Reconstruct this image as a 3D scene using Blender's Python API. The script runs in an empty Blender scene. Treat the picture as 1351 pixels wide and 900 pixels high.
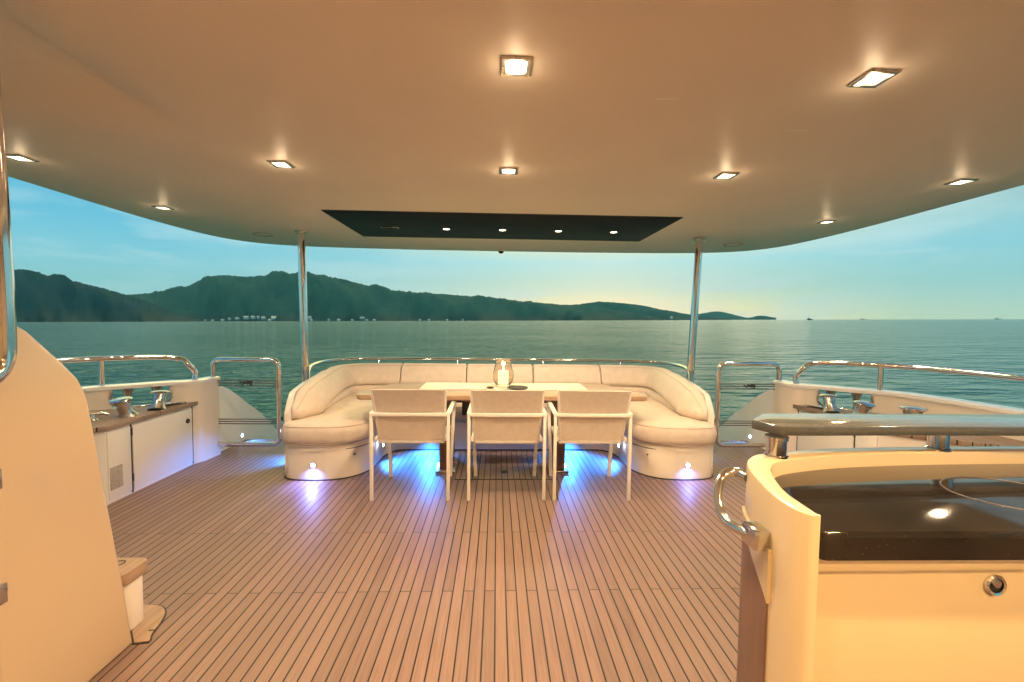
import bpy, bmesh, math, random
from mathutils import Vector, Matrix
random.seed(7)
C = bpy.context.scene.collection
scene = bpy.context.scene
R = math.radians
CX = 0.06                                   # the boat's centre line


def m(hw, side):
    """a half-width measured from the centre line -> x (side -1 or 1)"""
    return CX + side * hw


# ------------------------------------------------------------------ materials
def new_mat(name):
    mt = bpy.data.materials.new(name)
    mt.use_nodes = True
    nt = mt.node_tree
    for n in list(nt.nodes):
        nt.nodes.remove(n)
    out = nt.nodes.new('ShaderNodeOutputMaterial')
    return mt, nt, out


def node(nt, kind, **kw):
    n = nt.nodes.new(kind)
    for k, v in kw.items():
        if k in n.inputs.keys():
            n.inputs[k].default_value = v
        else:
            setattr(n, k, v)
    return n


def math_n(nt, op, a, b=None, c=None):
    n = nt.nodes.new('ShaderNodeMath')
    n.operation = op
    for i, v in enumerate((a, b, c)):
        if v is None:
            continue
        if isinstance(v, (int, float)):
            n.inputs[i].default_value = v
        else:
            nt.links.new(v, n.inputs[i])
    return n.outputs[0]


def mix_c(nt, fac, a, b, mode='MIX'):
    n = nt.nodes.new('ShaderNodeMix')
    n.data_type = 'RGBA'
    n.blend_type = mode
    for idx, v in ((0, fac), (6, a), (7, b)):
        if isinstance(v, (int, float)):
            n.inputs[idx].default_value = v
        elif isinstance(v, tuple):
            n.inputs[idx].default_value = v if len(v) == 4 else v + (1,)
        else:
            nt.links.new(v, n.inputs[idx])
    return n.outputs[2]


def ramp(nt, fac, stops):
    n = nt.nodes.new('ShaderNodeValToRGB')
    e = n.color_ramp.elements
    while len(e) < len(stops):
        e.new(0.5)
    for el, (p, c) in zip(e, stops):
        el.position = p
        el.color = c + (1,) if len(c) == 3 else c
    nt.links.new(fac, n.inputs[0])
    return n.outputs[0]


def simple(name, col, rough=0.5, metal=0.0, coat=0.0, var=0.06, vscale=6.0, bump=0.0, bscale=80.0,
           rvar=0.1, spec=0.5, coat_rough=0.08, stretch=(1, 1, 1), crease=0.0):
    mt, nt, out = new_mat(name)
    b = node(nt, 'ShaderNodeBsdfPrincipled')
    b.inputs['Metallic'].default_value = metal
    b.inputs['Coat Weight'].default_value = coat
    b.inputs['Coat Roughness'].default_value = coat_rough
    b.inputs['Specular IOR Level'].default_value = spec
    tc = node(nt, 'ShaderNodeTexCoord')
    mp = node(nt, 'ShaderNodeMapping')
    mp.inputs['Scale'].default_value = stretch
    nt.links.new(tc.outputs['Object'], mp.inputs[0])
    nz = node(nt, 'ShaderNodeTexNoise', Scale=vscale, Detail=5.0)
    nt.links.new(mp.outputs[0], nz.inputs['Vector'])
    lo = tuple(max(0, c * (1 - var)) for c in col)
    hi = tuple(min(1, c * (1 + var)) for c in col)
    nt.links.new(ramp(nt, nz.outputs[0], [(0.3, lo), (0.7, hi)]), b.inputs['Base Color'])
    r = math_n(nt, 'MULTIPLY_ADD', nz.outputs[0], rvar * 2, rough - rvar)
    r = math_n(nt, 'MAXIMUM', r, 0.02)
    nt.links.new(r, b.inputs['Roughness'])
    if bump > 0:
        n2 = node(nt, 'ShaderNodeTexNoise', Scale=bscale, Detail=3.0)
        nt.links.new(mp.outputs[0], n2.inputs['Vector'])
        bp = node(nt, 'ShaderNodeBump', Strength=bump, Distance=0.004)
        nt.links.new(n2.outputs[0], bp.inputs['Height'])
        if crease > 0:
            n3 = node(nt, 'ShaderNodeTexNoise', Scale=5.5, Detail=3.0, Roughness=.55, Distortion=1.2)
            nt.links.new(mp.outputs[0], n3.inputs['Vector'])
            b2 = node(nt, 'ShaderNodeBump', Strength=crease, Distance=0.03)
            nt.links.new(n3.outputs[0], b2.inputs['Height'])
            nt.links.new(b2.outputs[0], bp.inputs['Normal'])
        nt.links.new(bp.outputs[0], b.inputs['Normal'])
    nt.links.new(b.outputs[0], out.inputs[0])
    return mt


def emit(name, col, strength, base=(0.8, 0.8, 0.8)):
    mt, nt, out = new_mat(name)
    b = node(nt, 'ShaderNodeBsdfPrincipled')
    b.inputs['Base Color'].default_value = base + (1,)
    b.inputs['Emission Color'].default_value = col + (1,)
    b.inputs['Emission Strength'].default_value = strength
    nt.links.new(b.outputs[0], out.inputs[0])
    return mt


def teak_mat(name, pitch=0.0541, joints=True, base=(0.252, 0.168, 0.138), axis='x', rough=0.5, offs=0.0):
    """narrow teak planks laid side by side with black caulking and staggered butt joints"""
    mt, nt, out = new_mat(name)
    b = node(nt, 'ShaderNodeBsdfPrincipled')
    b.inputs['Specular IOR Level'].default_value = 0.45
    g = node(nt, 'ShaderNodeNewGeometry')
    sp = node(nt, 'ShaderNodeSeparateXYZ')
    nt.links.new(g.outputs['Position'], sp.inputs[0])
    X, Y = sp.outputs[0], sp.outputs[1]
    if axis == 'y':
        X, Y = Y, X
    u = math_n(nt, 'DIVIDE', math_n(nt, 'ADD', X, 20.0 * pitch * 10 + offs), pitch)
    pid = math_n(nt, 'FLOOR', u)
    fr = math_n(nt, 'FRACT', u)
    par = math_n(nt, 'MODULO', pid, 2.0)
    yo = math_n(nt, 'ADD', Y, math_n(nt, 'MULTIPLY_ADD', par, 0.615, -2.775 + 15.4))
    v = math_n(nt, 'DIVIDE', yo, 1.54)
    seg = math_n(nt, 'FLOOR', v)
    vf = math_n(nt, 'MULTIPLY', math_n(nt, 'FRACT', v), 1.54)
    cmb = node(nt, 'ShaderNodeCombineXYZ')
    nt.links.new(pid, cmb.inputs[0])
    nt.links.new(seg, cmb.inputs[1])
    wn = node(nt, 'ShaderNodeTexWhiteNoise')
    wn.noise_dimensions = '2D'
    nt.links.new(cmb.outputs[0], wn.inputs['Vector'])
    # grain: noise stretched along the plank, shifted from plank to plank
    gv = node(nt, 'ShaderNodeCombineXYZ')
    nt.links.new(math_n(nt, 'MULTIPLY', X, 60.0), gv.inputs[0])
    nt.links.new(math_n(nt, 'MULTIPLY', Y, 2.2), gv.inputs[1])
    nt.links.new(math_n(nt, 'MULTIPLY', wn.outputs[0], 40.0), gv.inputs[2])
    gn = node(nt, 'ShaderNodeTexNoise', Scale=1.6, Detail=6.0, Roughness=0.62)
    nt.links.new(gv.outputs[0], gn.inputs['Vector'])
    wear = node(nt, 'ShaderNodeTexNoise', Scale=1.3, Detail=6.0, Roughness=0.6)
    nt.links.new(g.outputs['Position'], wear.inputs['Vector'])
    lo = tuple(c * 0.86 for c in base)
    hi = tuple(min(1, c * 1.10) for c in base)
    c1 = ramp(nt, wn.outputs[0], [(0.0, lo), (0.5, base), (1.0, hi)])
    c2 = mix_c(nt, 0.75, c1, ramp(nt, gn.outputs[0], [(0.28, (0.62, 0.60, 0.58)), (0.62, (1.1, 1.1, 1.1))]), 'MULTIPLY')
    grey = ramp(nt, wear.outputs[0], [(0.42, (0, 0, 0)), (0.72, (0.75, 0.75, 0.75))])
    c2 = mix_c(nt, grey, c2, (0.25, 0.185, 0.155))
    e = 0.062
    seam = math_n(nt, 'LESS_THAN', fr, e * 2)
    if joints:
        j = math_n(nt, 'LESS_THAN', vf, 0.0055)
        seam = math_n(nt, 'MAXIMUM', seam, math_n(nt, 'MULTIPLY', j, 0.85))
    c3 = mix_c(nt, seam, c2, (0.012, 0.009, 0.008))
    nt.links.new(c3, b.inputs['Base Color'])
    rr = math_n(nt, 'MULTIPLY_ADD', gn.outputs[0], 0.3, rough - 0.15)
    rr = math_n(nt, 'MULTIPLY_ADD', wear.outputs[0], 0.2, math_n(nt, 'SUBTRACT', rr, 0.1))
    nt.links.new(rr, b.inputs['Roughness'])
    bp = node(nt, 'ShaderNodeBump', Strength=0.35, Distance=0.002)
    hgt = math_n(nt, 'SUBTRACT', math_n(nt, 'MULTIPLY', gn.outputs[0], 0.4), seam)
    nt.links.new(hgt, bp.inputs['Height'])
    nt.links.new(bp.outputs[0], b.inputs['Normal'])
    nt.links.new(b.outputs[0], out.inputs[0])
    return mt


GEL = simple('cream_gelcoat', (0.78, 0.72, 0.63), 0.32, coat=0.5, var=0.025, vscale=2.0, bump=0.02, bscale=6, coat_rough=0.12)
GEL_Y = simple('warm_cream_gelcoat', (0.70, 0.575, 0.37), 0.32, coat=0.9, var=0.03, vscale=2.0, bump=0.02, bscale=4, coat_rough=0.06)
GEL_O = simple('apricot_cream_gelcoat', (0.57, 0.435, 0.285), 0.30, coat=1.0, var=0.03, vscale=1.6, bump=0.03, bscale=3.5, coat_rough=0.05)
GEL_W = simple('white_gelcoat', (0.80, 0.78, 0.75), 0.30, coat=0.5, var=0.025, vscale=2.0, bump=0.02, bscale=6, coat_rough=0.12)
CEIL = simple('satin_ceiling_gelcoat', (0.90, 0.82, 0.71), 0.45, coat=0.18, var=0.04, vscale=0.9, bump=0.03, bscale=2.5, coat_rough=0.34)
CHROME = simple('polished_steel', (0.72, 0.70, 0.67), 0.10, metal=1.0, var=0.05, vscale=9, rvar=0.05)
STEEL = simple('satin_steel', (0.55, 0.53, 0.50), 0.26, metal=1.0, var=0.1, vscale=12, rvar=0.08)
DARKSTEEL = simple('dark_steel_wire', (0.16, 0.15, 0.15), 0.35, metal=.6)
CAPW = simple('glossy_cap_gelcoat', (0.82, 0.81, 0.79), 0.14, coat=1.0, var=0.02, rvar=.04)
DARK = simple('dark_rubber', (0.025, 0.024, 0.023), 0.5, var=0.2)
BLACKP = simple('black_panel', (0.013, 0.013, 0.017), 0.45, var=0.2, rvar=0.05, spec=0.08)
FAB = simple('cream_upholstery', (0.69, 0.60, 0.51), 0.55, var=0.05, vscale=14, bump=0.10, bscale=130, crease=0.28)
WELT = simple('upholstery_welt', (0.58, 0.48, 0.39), 0.6)
SLING = simple('beige_sling_mesh', (0.74, 0.66, 0.57), 0.62, var=0.05, vscale=30, bump=0.2, bscale=260)
FRAME = simple('cream_powder_coat', (0.82, 0.78, 0.72), 0.38, var=0.04, vscale=20, rvar=0.05)
RUN = simple('ivory_table_linen', (0.80, 0.73, 0.60), 0.75, var=0.05, vscale=25, bump=0.2, bscale=180)
WOODT = simple('oiled_teak', (0.40, 0.24, 0.14), 0.36, var=0.25, vscale=5, stretch=(1.2, 14, 14), coat=0.15)
WOODD = simple('dark_walnut', (0.14, 0.075, 0.045), 0.35, var=0.25, vscale=5, stretch=(12, 12, 1.2), coat=0.2)
KICK = simple('brown_kick_panel', (0.21, 0.12, 0.085), 0.42, var=0.22, vscale=4, stretch=(6, 6, 1.2))
GLASSTOP = simple('grey_stone_shelf', (0.095, 0.098, 0.097), 0.10, coat=0.3, var=0.10, vscale=40, rvar=0.04)
GREYV = simple('grey_vent_grille', (0.42, 0.39, 0.37), 0.5, var=0.2, vscale=60)
WAX = emit('lit_candle_wax', (1.0, 0.60, 0.26), 2.6, (0.8, 0.7, 0.5))
FLAME = emit('candle_flame', (1.0, 0.62, 0.25), 9.0)
LENS = emit('downlight_lens', (1.0, 0.80, 0.52), 7.0)
LEDL = emit('courtesy_light_lens', (0.62, 0.72, 1.0), 30.0)
TEAK = teak_mat('teak_deck')
TEAKTOP = teak_mat('teak_locker_top', 0.052, True, (0.30, 0.225, 0.17), 'x', 0.5)
TEAKPL = simple('plain_teak', (0.33, 0.225, 0.155), 0.48, var=0.2, vscale=4, stretch=(14, 1.5, 14))


def granite():
    mt, nt, out = new_mat('black_granite')
    b = node(nt, 'ShaderNodeBsdfPrincipled')
    tc = node(nt, 'ShaderNodeTexCoord')
    v = node(nt, 'ShaderNodeTexVoronoi', Scale=150.0)
    nt.links.new(tc.outputs['Object'], v.inputs['Vector'])
    f = math_n(nt, 'LESS_THAN', v.outputs['Distance'], 0.11)
    w = node(nt, 'ShaderNodeTexWhiteNoise')
    nt.links.new(v.outputs['Color'], w.inputs['Vector'])
    f = math_n(nt, 'MULTIPLY', f, math_n(nt, 'GREATER_THAN', w.outputs[0], 0.86))
    nz = node(nt, 'ShaderNodeTexNoise', Scale=5.0, Detail=6.0)
    nt.links.new(tc.outputs['Object'], nz.inputs['Vector'])
    c = ramp(nt, nz.outputs[0], [(0.35, (0.010, 0.009, 0.009)), (0.7, (0.024, 0.020, 0.017))])
    nt.links.new(mix_c(nt, f, c, (0.35, 0.33, 0.30)), b.inputs['Base Color'])
    nt.links.new(math_n(nt, 'MULTIPLY_ADD', nz.outputs[0], 0.06, 0.03), b.inputs['Roughness'])
    b.inputs['IOR'].default_value = 1.5
    nt.links.new(b.outputs[0], out.inputs[0])
    return mt


GRANITE = granite()


def glass_mat():
    mt, nt, out = new_mat('lantern_glass')
    b = node(nt, 'ShaderNodeBsdfPrincipled')
    b.inputs['Base Color'].default_value = (1, 0.95, 0.86, 1)
    b.inputs['Roughness'].default_value = 0.08
    b.inputs['IOR'].default_value = 1.2
    b.inputs['Transmission Weight'].default_value = 1.0
    nz = node(nt, 'ShaderNodeTexNoise', Scale=14.0, Detail=3.0)
    nt.links.new(math_n(nt, 'MULTIPLY_ADD', nz.outputs[0], 0.2, 0.02), b.inputs['Roughness'])
    nt.links.new(b.outputs[0], out.inputs[0])
    return mt


GLASS = glass_mat()


# ------------------------------------------------------------------ mesh helpers
class MB:
    def __init__(self):
        self.bm = bmesh.new()

    def box(self, x0, y0, z0, x1, y1, z1, bev=0.0, seg=2):
        t = bmesh.new()
        bmesh.ops.create_cube(t, size=1)
        for v in t.verts:
            v.co = Vector((x0 + (v.co.x + .5) * (x1 - x0), y0 + (v.co.y + .5) * (y1 - y0), z0 + (v.co.z + .5) * (z1 - z0)))
        if bev > 0:
            bmesh.ops.bevel(t, geom=t.edges[:], offset=bev, segments=seg, profile=0.5, affect='EDGES')
        self.add(t)
        return self

    def bar(self, a, b, w, h, bev=0.003, up=(0, 0, 1)):
        """a rectangular bar from a to b, w across and h in the up direction"""
        a, b = Vector(a), Vector(b)
        d = (b - a)
        L = d.length
        d.normalize()
        s = d.cross(Vector(up))
        if s.length < 1e-4:
            s = d.cross(Vector((0, 1, 0)))
        s.normalize()
        u = s.cross(d)
        t = bmesh.new()
        bmesh.ops.create_cube(t, size=1)
        for v in t.verts:
            v.co = Vector((v.co.x * w, v.co.y * L, v.co.z * h))
        if bev > 0:
            bmesh.ops.bevel(t, geom=t.edges[:], offset=bev, segments=2, profile=0.5, affect='EDGES')
        M = Matrix((s, d, u)).transposed().to_4x4()
        M.translation = (a + b) / 2
        bmesh.ops.transform(t, matrix=M, verts=t.verts)
        self.add(t)
        return self

    def add(self, t):
        me = bpy.data.meshes.new('tmp')
        t.to_mesh(me)
        t.free()
        self.bm.from_mesh(me)
        bpy.data.meshes.remove(me)

    def rings(self, rings, closed=True, cap=True, wrap=False):
        """skin a list of equally long rings of points"""
        bm = self.bm
        vs = [[bm.verts.new(p) for p in r] for r in rings]
        n = len(vs[0])
        rng = n if closed else n - 1
        tot = len(vs) if wrap else len(vs) - 1
        for i in range(tot):
            a, b = vs[i], vs[(i + 1) % len(vs)]
            for j in range(rng):
                k = (j + 1) % n
                try:
                    bm.faces.new((a[j], a[k], b[k], b[j]))
                except ValueError:
                    pass
        if cap and closed and not wrap:
            bm.faces.new(list(reversed(vs[0])))
            bm.faces.new(vs[-1])
        return self

    def tube(self, pts, rad, n=12, smooth=True, sub=6, closed=False, flat=1.0):
        pts = [Vector(p) for p in pts]
        if smooth:
            pts = spline(pts, sub, closed)
        N = len(pts)
        tan = []
        for i in range(N):
            if closed:
                t = pts[(i + 1) % N] - pts[i - 1]
            else:
                t = pts[min(i + 1, N - 1)] - pts[max(i - 1, 0)]
            tan.append(t.normalized())
        ref = Vector((0, 0, 1)) if abs(tan[0].z) < 0.9 else Vector((0, 1, 0))
        nrm = (ref - tan[0] * ref.dot(tan[0])).normalized()
        rings = []
        for i in range(N):
            nrm = (nrm - tan[i] * nrm.dot(tan[i])).normalized()
            bn = tan[i].cross(nrm)
            r = rad[i] if isinstance(rad, (list, tuple)) else rad
            rings.append([pts[i] + nrm * (r * flat * math.cos(2 * math.pi * k / n)) + bn * (r * math.sin(2 * math.pi * k / n)) for k in range(n)])
        self.rings(rings, True, not closed, closed)
        return self

    def lathe(self, prof, cx=0, cy=0, n=28, axis='z', cap=True, tilt=None, cz=0):
        rings = []
        for r, z in prof:
            ring = []
            for k in range(n):
                a = 2 * math.pi * k / n
                p = Vector((r * math.cos(a), r * math.sin(a), z))
                if axis == 'y':
                    p = Vector((r * math.cos(a), z, r * math.sin(a)))
                elif axis == 'x':
                    p = Vector((z, r * math.cos(a), r * math.sin(a)))
                if tilt is not None:
                    p = tilt @ p
                ring.append(p + Vector((cx, cy, cz)))
            rings.append(ring)
        self.rings(rings, True, cap)
        return self

    def prism(self, poly, a0, a1, axis='z', bev=0.0, seg=2):
        """poly in the plane across axis, run from a0 to a1"""
        def P(p, a):
            if axis == 'z':
                return (p[0], p[1], a)
            if axis == 'x':
                return (a, p[0], p[1])
            return (p[0], a, p[1])
        t = bmesh.new()
        lo = [t.verts.new(P(p, a0)) for p in poly]
        hi = [t.verts.new(P(p, a1)) for p in poly]
        t.faces.new(lo)
        t.faces.new(hi)
        n = len(poly)
        for i in range(n):
            t.faces.new((lo[i], lo[(i + 1) % n], hi[(i + 1) % n], hi[i]))
        bmesh.ops.recalc_face_normals(t, faces=t.faces[:])
        if bev > 0:
            caps = set()
            for f in t.faces:
                if len(f.verts) == n and n > 4 or f in (t.faces[:2]):
                    for e in f.edges:
                        caps.add(e)
            bmesh.ops.bevel(t, geom=list(caps), offset=bev, segments=seg, profile=0.5, affect='EDGES')
        self.add(t)
        return self

    def obj(self, name, mat, parent=None, sharp=38, smooth=True):
        bm = self.bm
        bmesh.ops.remove_doubles(bm, verts=bm.verts[:], dist=1e-6)
        bmesh.ops.recalc_face_normals(bm, faces=bm.faces[:])
        if smooth:
            for f in bm.faces:
                f.smooth = True
            for e in bm.edges:
                if len(e.link_faces) == 2 and e.calc_face_angle(0) > R(sharp):
                    e.smooth = False
        me = bpy.data.meshes.new(name)
        bm.to_mesh(me)
        bm.free()
        for mm in (mat if isinstance(mat, (list, tuple)) else [mat]):
            me.materials.append(mm)
        o = bpy.data.objects.new(name, me)
        C.objects.link(o)
        if parent is not None:
            o.parent = parent
            o.matrix_parent_inverse = Matrix.Translation(-parent.location) if parent.parent is None else Matrix.Identity(4)
        return o


def spline(pts, sub=6, closed=False):
    out = []
    N = len(pts)
    segs = N if closed else N - 1
    for i in range(segs):
        if closed:
            p0, p1, p2, p3 = pts[i - 1], pts[i], pts[(i + 1) % N], pts[(i + 2) % N]
        else:
            p1, p2 = pts[i], pts[i + 1]
            p0 = pts[i - 1] if i > 0 else p1 * 2 - p2
            p3 = pts[i + 2] if i + 2 < N else p2 * 2 - p1
        # centripetal-like: limit overshoot by scaling tangents to the segment
        L = (p2 - p1).length
        t1 = (p2 - p0)
        t2 = (p3 - p1)
        t1 = t1.normalized() * L if t1.length > 1e-9 else t1
        t2 = t2.normalized() * L if t2.length > 1e-9 else t2
        for k in range(sub):
            t = k / sub
            h1 = 2 * t**3 - 3 * t**2 + 1
            h2 = t**3 - 2 * t**2 + t
            h3 = -2 * t**3 + 3 * t**2
            h4 = t**3 - t**2
            out.append(p1 * h1 + t1 * h2 + p2 * h3 + t2 * h4)
    if not closed:
        out.append(pts[-1])
    return out


def spl2(pts, sub=6, closed=False):
    return [(p.x, p.y) for p in spline([Vector((a, b, 0)) for a, b in pts], sub, closed)]


def round_poly(poly, rad, n=6):
    """rounded polygon; rad per corner or one number"""
    out = []
    N = len(poly)
    for i in range(N):
        r = rad[i] if isinstance(rad, (list, tuple)) else rad
        p = Vector(poly[i])
        a = Vector(poly[i - 1]) - p
        b = Vector(poly[(i + 1) % N]) - p
        la, lb = a.length, b.length
        a.normalize()
        b.normalize()
        if r <= 1e-6:
            out.append(tuple(p))
            continue
        ang = a.angle(b)
        d = min(r / math.tan(ang / 2), la * .49, lb * .49)
        p1, p2 = p + a * d, p + b * d
        for k in range(n + 1):
            t = k / n
            q = p1 * (1 - t)**2 + p * 2 * t * (1 - t) + p2 * t**2
            out.append((q.x, q.y))
    return out


def offset_poly(poly, d):
    """move a closed polygon's outline inward by d (towards its inside)"""
    N = len(poly)
    area = sum(poly[i][0] * poly[(i + 1) % N][1] - poly[(i + 1) % N][0] * poly[i][1] for i in range(N))
    s = 1 if area > 0 else -1
    out = []
    for i in range(N):
        a = Vector(poly[i - 1])
        p = Vector(poly[i])
        b = Vector(poly[(i + 1) % N])
        t = (b - a)
        if t.length < 1e-9:
            t = b - p
        t.normalize()
        nrm = Vector((-t.y, t.x)) * s
        out.append((p.x + nrm.x * d, p.y + nrm.y * d))
    return out


def thing(name, label, cat, loc=(0, 0, 0), group=None):
    o = bpy.data.objects.new(name, None)
    o.empty_display_size = 0.1
    C.objects.link(o)
    o.location = loc
    return tag(o, label, cat, group)


def tag(o, label, cat, group=None):
    o['label'] = label
    o['category'] = cat
    if group:
        o['group'] = group
    return o


def struct(o, kind='structure'):
    o['kind'] = kind
    return o


def copy_tree(o, parent=None):
    c = o.copy()
    C.objects.link(c)
    if parent is not None:
        c.parent = parent
        c.matrix_parent_inverse = o.matrix_parent_inverse.copy()
    for ch in list(o.children):
        copy_tree(ch, c)
    return c


def lamp(name, kind, loc, power, col, parent=None, target=None, size=R(120), blend=0.6, soft=0.05):
    L = bpy.data.lights.new(name, kind)
    L.energy = power
    L.color = col
    L.shadow_soft_size = soft
    if kind == 'SPOT':
        L.spot_size = size
        L.spot_blend = blend
    o = bpy.data.objects.new(name, L)
    C.objects.link(o)
    o.location = loc
    if target is not None:
        d = Vector(target) - Vector(loc)
        o.rotation_euler = d.to_track_quat('-Z', 'Y').to_euler()
    if parent is not None:
        o.parent = parent
        o.matrix_parent_inverse = Matrix.Translation(-parent.location)
    return o


# ------------------------------------------------------------------ camera
f_px, ccx, ccy = 570.0, 675.5, 450.0
CAM = Vector((0, 0, 1.4))
dv = Vector((656 - ccx, -(421 - ccy), f_px)).normalized()       # the boat's aft direction as the camera sees it
uv_ = Vector((0.010, 1, 0))
uv_ = (uv_ - dv * uv_.dot(dv)).normalized()
# camera space here: x right, y up, z forward (left-handed), so right = up x forward
xv = Vector((uv_.y * dv.z - uv_.z * dv.y, uv_.z * dv.x - uv_.x * dv.z, uv_.x * dv.y - uv_.y * dv.x))
right = Vector((xv.x, dv.x, uv_.x))
up = Vector((xv.y, dv.y, uv_.y))
fwd = Vector((xv.z, dv.z, uv_.z))
cam = bpy.data.cameras.new('camera')
cam.sensor_width = 36
cam.lens = 36 * f_px / 1351
cam.clip_start = 0.05
cam.clip_end = 60000
co = bpy.data.objects.new('camera', cam)
C.objects.link(co)
MW = Matrix((right, up, -fwd)).transposed().to_4x4()
MW.translation = CAM
co.matrix_world = MW
scene.camera = co

# ------------------------------------------------------------------ deck
deck = MB()
dp = [(-3.75, -3.0), (3.87, -3.0), (3.87, 3.3), (3.5, 3.8), (3.05, 4.2), (3.02, 4.95), (-2.9, 4.95), (-2.93, 4.2), (-3.38, 3.8), (-3.75, 3.3)]
deck.prism(dp, -0.12, 0.0)
struct(deck.obj('deck', TEAK))
# swim platform at the bottom of the transom stairs
sw = MB()
for k in range(3):
    sw.box(-2.86, 4.954 + k * .28, -.25 * (k + 1) - .15, 2.98, 5.24 + k * .28, -.25 * (k + 1))
sw.box(-2.86, 5.80, -1.15, 2.98, 7.0, -1.0)
struct(sw.obj('transom_path', TEAK))

# black-edged hatch in the deck under the table
h = thing('deck_hatch', 'flush teak hatch with dark edge seam in the deck under the dining table', 'deck hatch', (CX + .03, 4.05, 0))
MB().prism([(-.36, 3.70), (.54, 3.70), (.54, 4.42), (-.36, 4.42)], .001, .004).obj('seam', DARK, h)
MB().prism([(-.35, 3.71), (.53, 3.71), (.53, 4.41), (-.35, 4.41)], .002, .007).obj('lid', TEAKTOP, h)
MB().lathe([(.0001, .007), (.035, .007), (.035, .0095), (.024, .011), (.0001, .0095)], .08, 3.88, 20).obj('pull_ring', DARK, h)

# ------------------------------------------------------------------ ceiling (hardtop overhang)
ZC = 2.34
hwc = [(-3.4, 3.42), (-1, 3.46), (1.5, 3.50), (2.6, 3.56), (3.3, 3.60), (4.4, 3.66), (5.2, 3.62), (5.62, 3.48), (5.9, 3.2), (6.05, 2.8), (6.13, 2.3), (6.20, 1.2)]
half = spl2([(hw, y) for y, hw in hwc], 4)
outline = [(CX + a, b) for a, b in half] + [(CX, 6.215)] + [(CX - a * .985, b) for a, b in reversed(half)]
# stair opening up to the flybridge
hole = round_poly([(-1.42, -1.4), (-1.42, 2.37), (-2.75, 2.30), (-2.75, -1.4)], [0.1, 0.42, 0.3, 0.1], 10)


def sheet_with_hole(bm, out, hol, z):
    vo = [bm.verts.new((x, y, z)) for x, y in out]
    vh = [bm.verts.new((x, y, z)) for x, y in hol]
    ed = [bm.edges.new((vo[i], vo[(i + 1) % len(vo)])) for i in range(len(vo))]
    ed += [bm.edges.new((vh[i], vh[(i + 1) % len(vh)])) for i in range(len(vh))]
    bmesh.ops.triangle_fill(bm, use_beauty=True, use_dissolve=False, edges=ed)
    return vo, vh


cb = MB()
lipr = [(.16, 2.34), (.15, 2.3415), (.145, 2.3475), (.13, 2.350), (.07, 2.353), (.03, 2.362), (.008, 2.378), (0.0, 2.40), (0.0, 2.58), (.04, 2.66)]
sheet_with_hole(cb.bm, offset_poly(outline, .16), offset_poly(hole, -.02), ZC)
cb.rings([[(x, y, z) for x, y in offset_poly(outline, d)] for d, z in lipr], True, False)
well = [(-.02, 2.34), (.0, 2.3405), (.04, 2.344), (.10, 2.354), (.16, 2.370), (.22, 2.392), (.27, 2.415), (.32, 2.432), (.38, 2.442), (.44, 2.445)]
for d_, z_ in well[1:]:
    pass
cb.rings([[(x, y, z) for x, y in offset_poly(hole, d)] for d, z in well], True, False)
cb.bm.faces.new([cb.bm.verts.new((x, y, 2.4452)) for x, y in offset_poly(hole, .43)])
cb.bm.faces.new([cb.bm.verts.new((x, y, 2.66)) for x, y in offset_poly(outline, .04)])
struct(cb.obj('ceiling', CEIL, None, 50))
# saloon bulkhead behind the viewer
bk = MB()
bk.box(-3.6, -3.3, 0.0, 3.7, -3.1, 2.338)
wl = bk.obj('wall', GEL)
struct(wl)

# black recessed-look panel with its lamps
PAN = round_poly([(-1.55, 3.91), (1.665, 3.91), (1.665, 5.11), (-1.55, 5.11)], .02, 3)
pan = thing('ceiling_panel', 'glossy black rectangular panel set in the cream ceiling above the sofa', 'ceiling panel', (CX, 4.5, 2.34))
MB().prism(PAN, 2.334, 2.372, bev=0.002).obj('board', BLACKP, pan)
MB().prism(round_poly([(-1.562, 3.898), (1.677, 3.898), (1.677, 5.122), (-1.562, 5.122)], .02, 3), 2.337, 2.365).obj('edge_trim', DARK, pan)
vt = thing('panel_vent', 'small unlit silver rectangular fitting at the left end of the black ceiling panel', 'ceiling vent', (-1.12, 4.57, 2.334))
MB().box(-1.21, 4.535, 2.326, -1.03, 4.605, 2.336, .003).obj('bezel', STEEL, vt)
for k in range(3):
    MB().box(-1.20, 4.547 + k * .018, 2.323, -1.04, 4.556 + k * .018, 2.3265).obj('slat', DARK, vt)

WARM = (1.0, 0.71, 0.42)


def downlight(x, y, label, power, zf=ZC, gr='square downlights in the cream ceiling', col=WARM):
    t = thing('downlight', label, 'downlight', (x, y, zf), gr)
    fr = MB()
    a, b = .058, .040
    ring = lambda s, z: [(x - s, y - s, z), (x + s, y - s, z), (x + s, y + s, z), (x - s, y + s, z)]
    fr.rings([ring(a, zf + .004), ring(a, zf - .006), ring(a - .004, zf - .010), ring(b + .003, zf - .010), ring(b, zf - .007), ring(b, zf + .003)], True, False)
    fr.obj('frame', STEEL, t, 30)
    MB().box(x - b + .002, y - b + .002, zf - .004, x + b - .002, y + b - .002, zf + .003, .001).obj('lens', LENS, t)
    lamp('downlight_glow', 'SPOT', (x, y, zf - .03), power, col, t, (x, y, 0), R(150), 0.5, .045)
    # extra point lamp added under each lens, to draw a halo on the ceiling
    lamp('added_halo_lamp', 'POINT', (x, y, zf - .06), power * .005 + .06, col, t, soft=.03)
    return t


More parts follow.
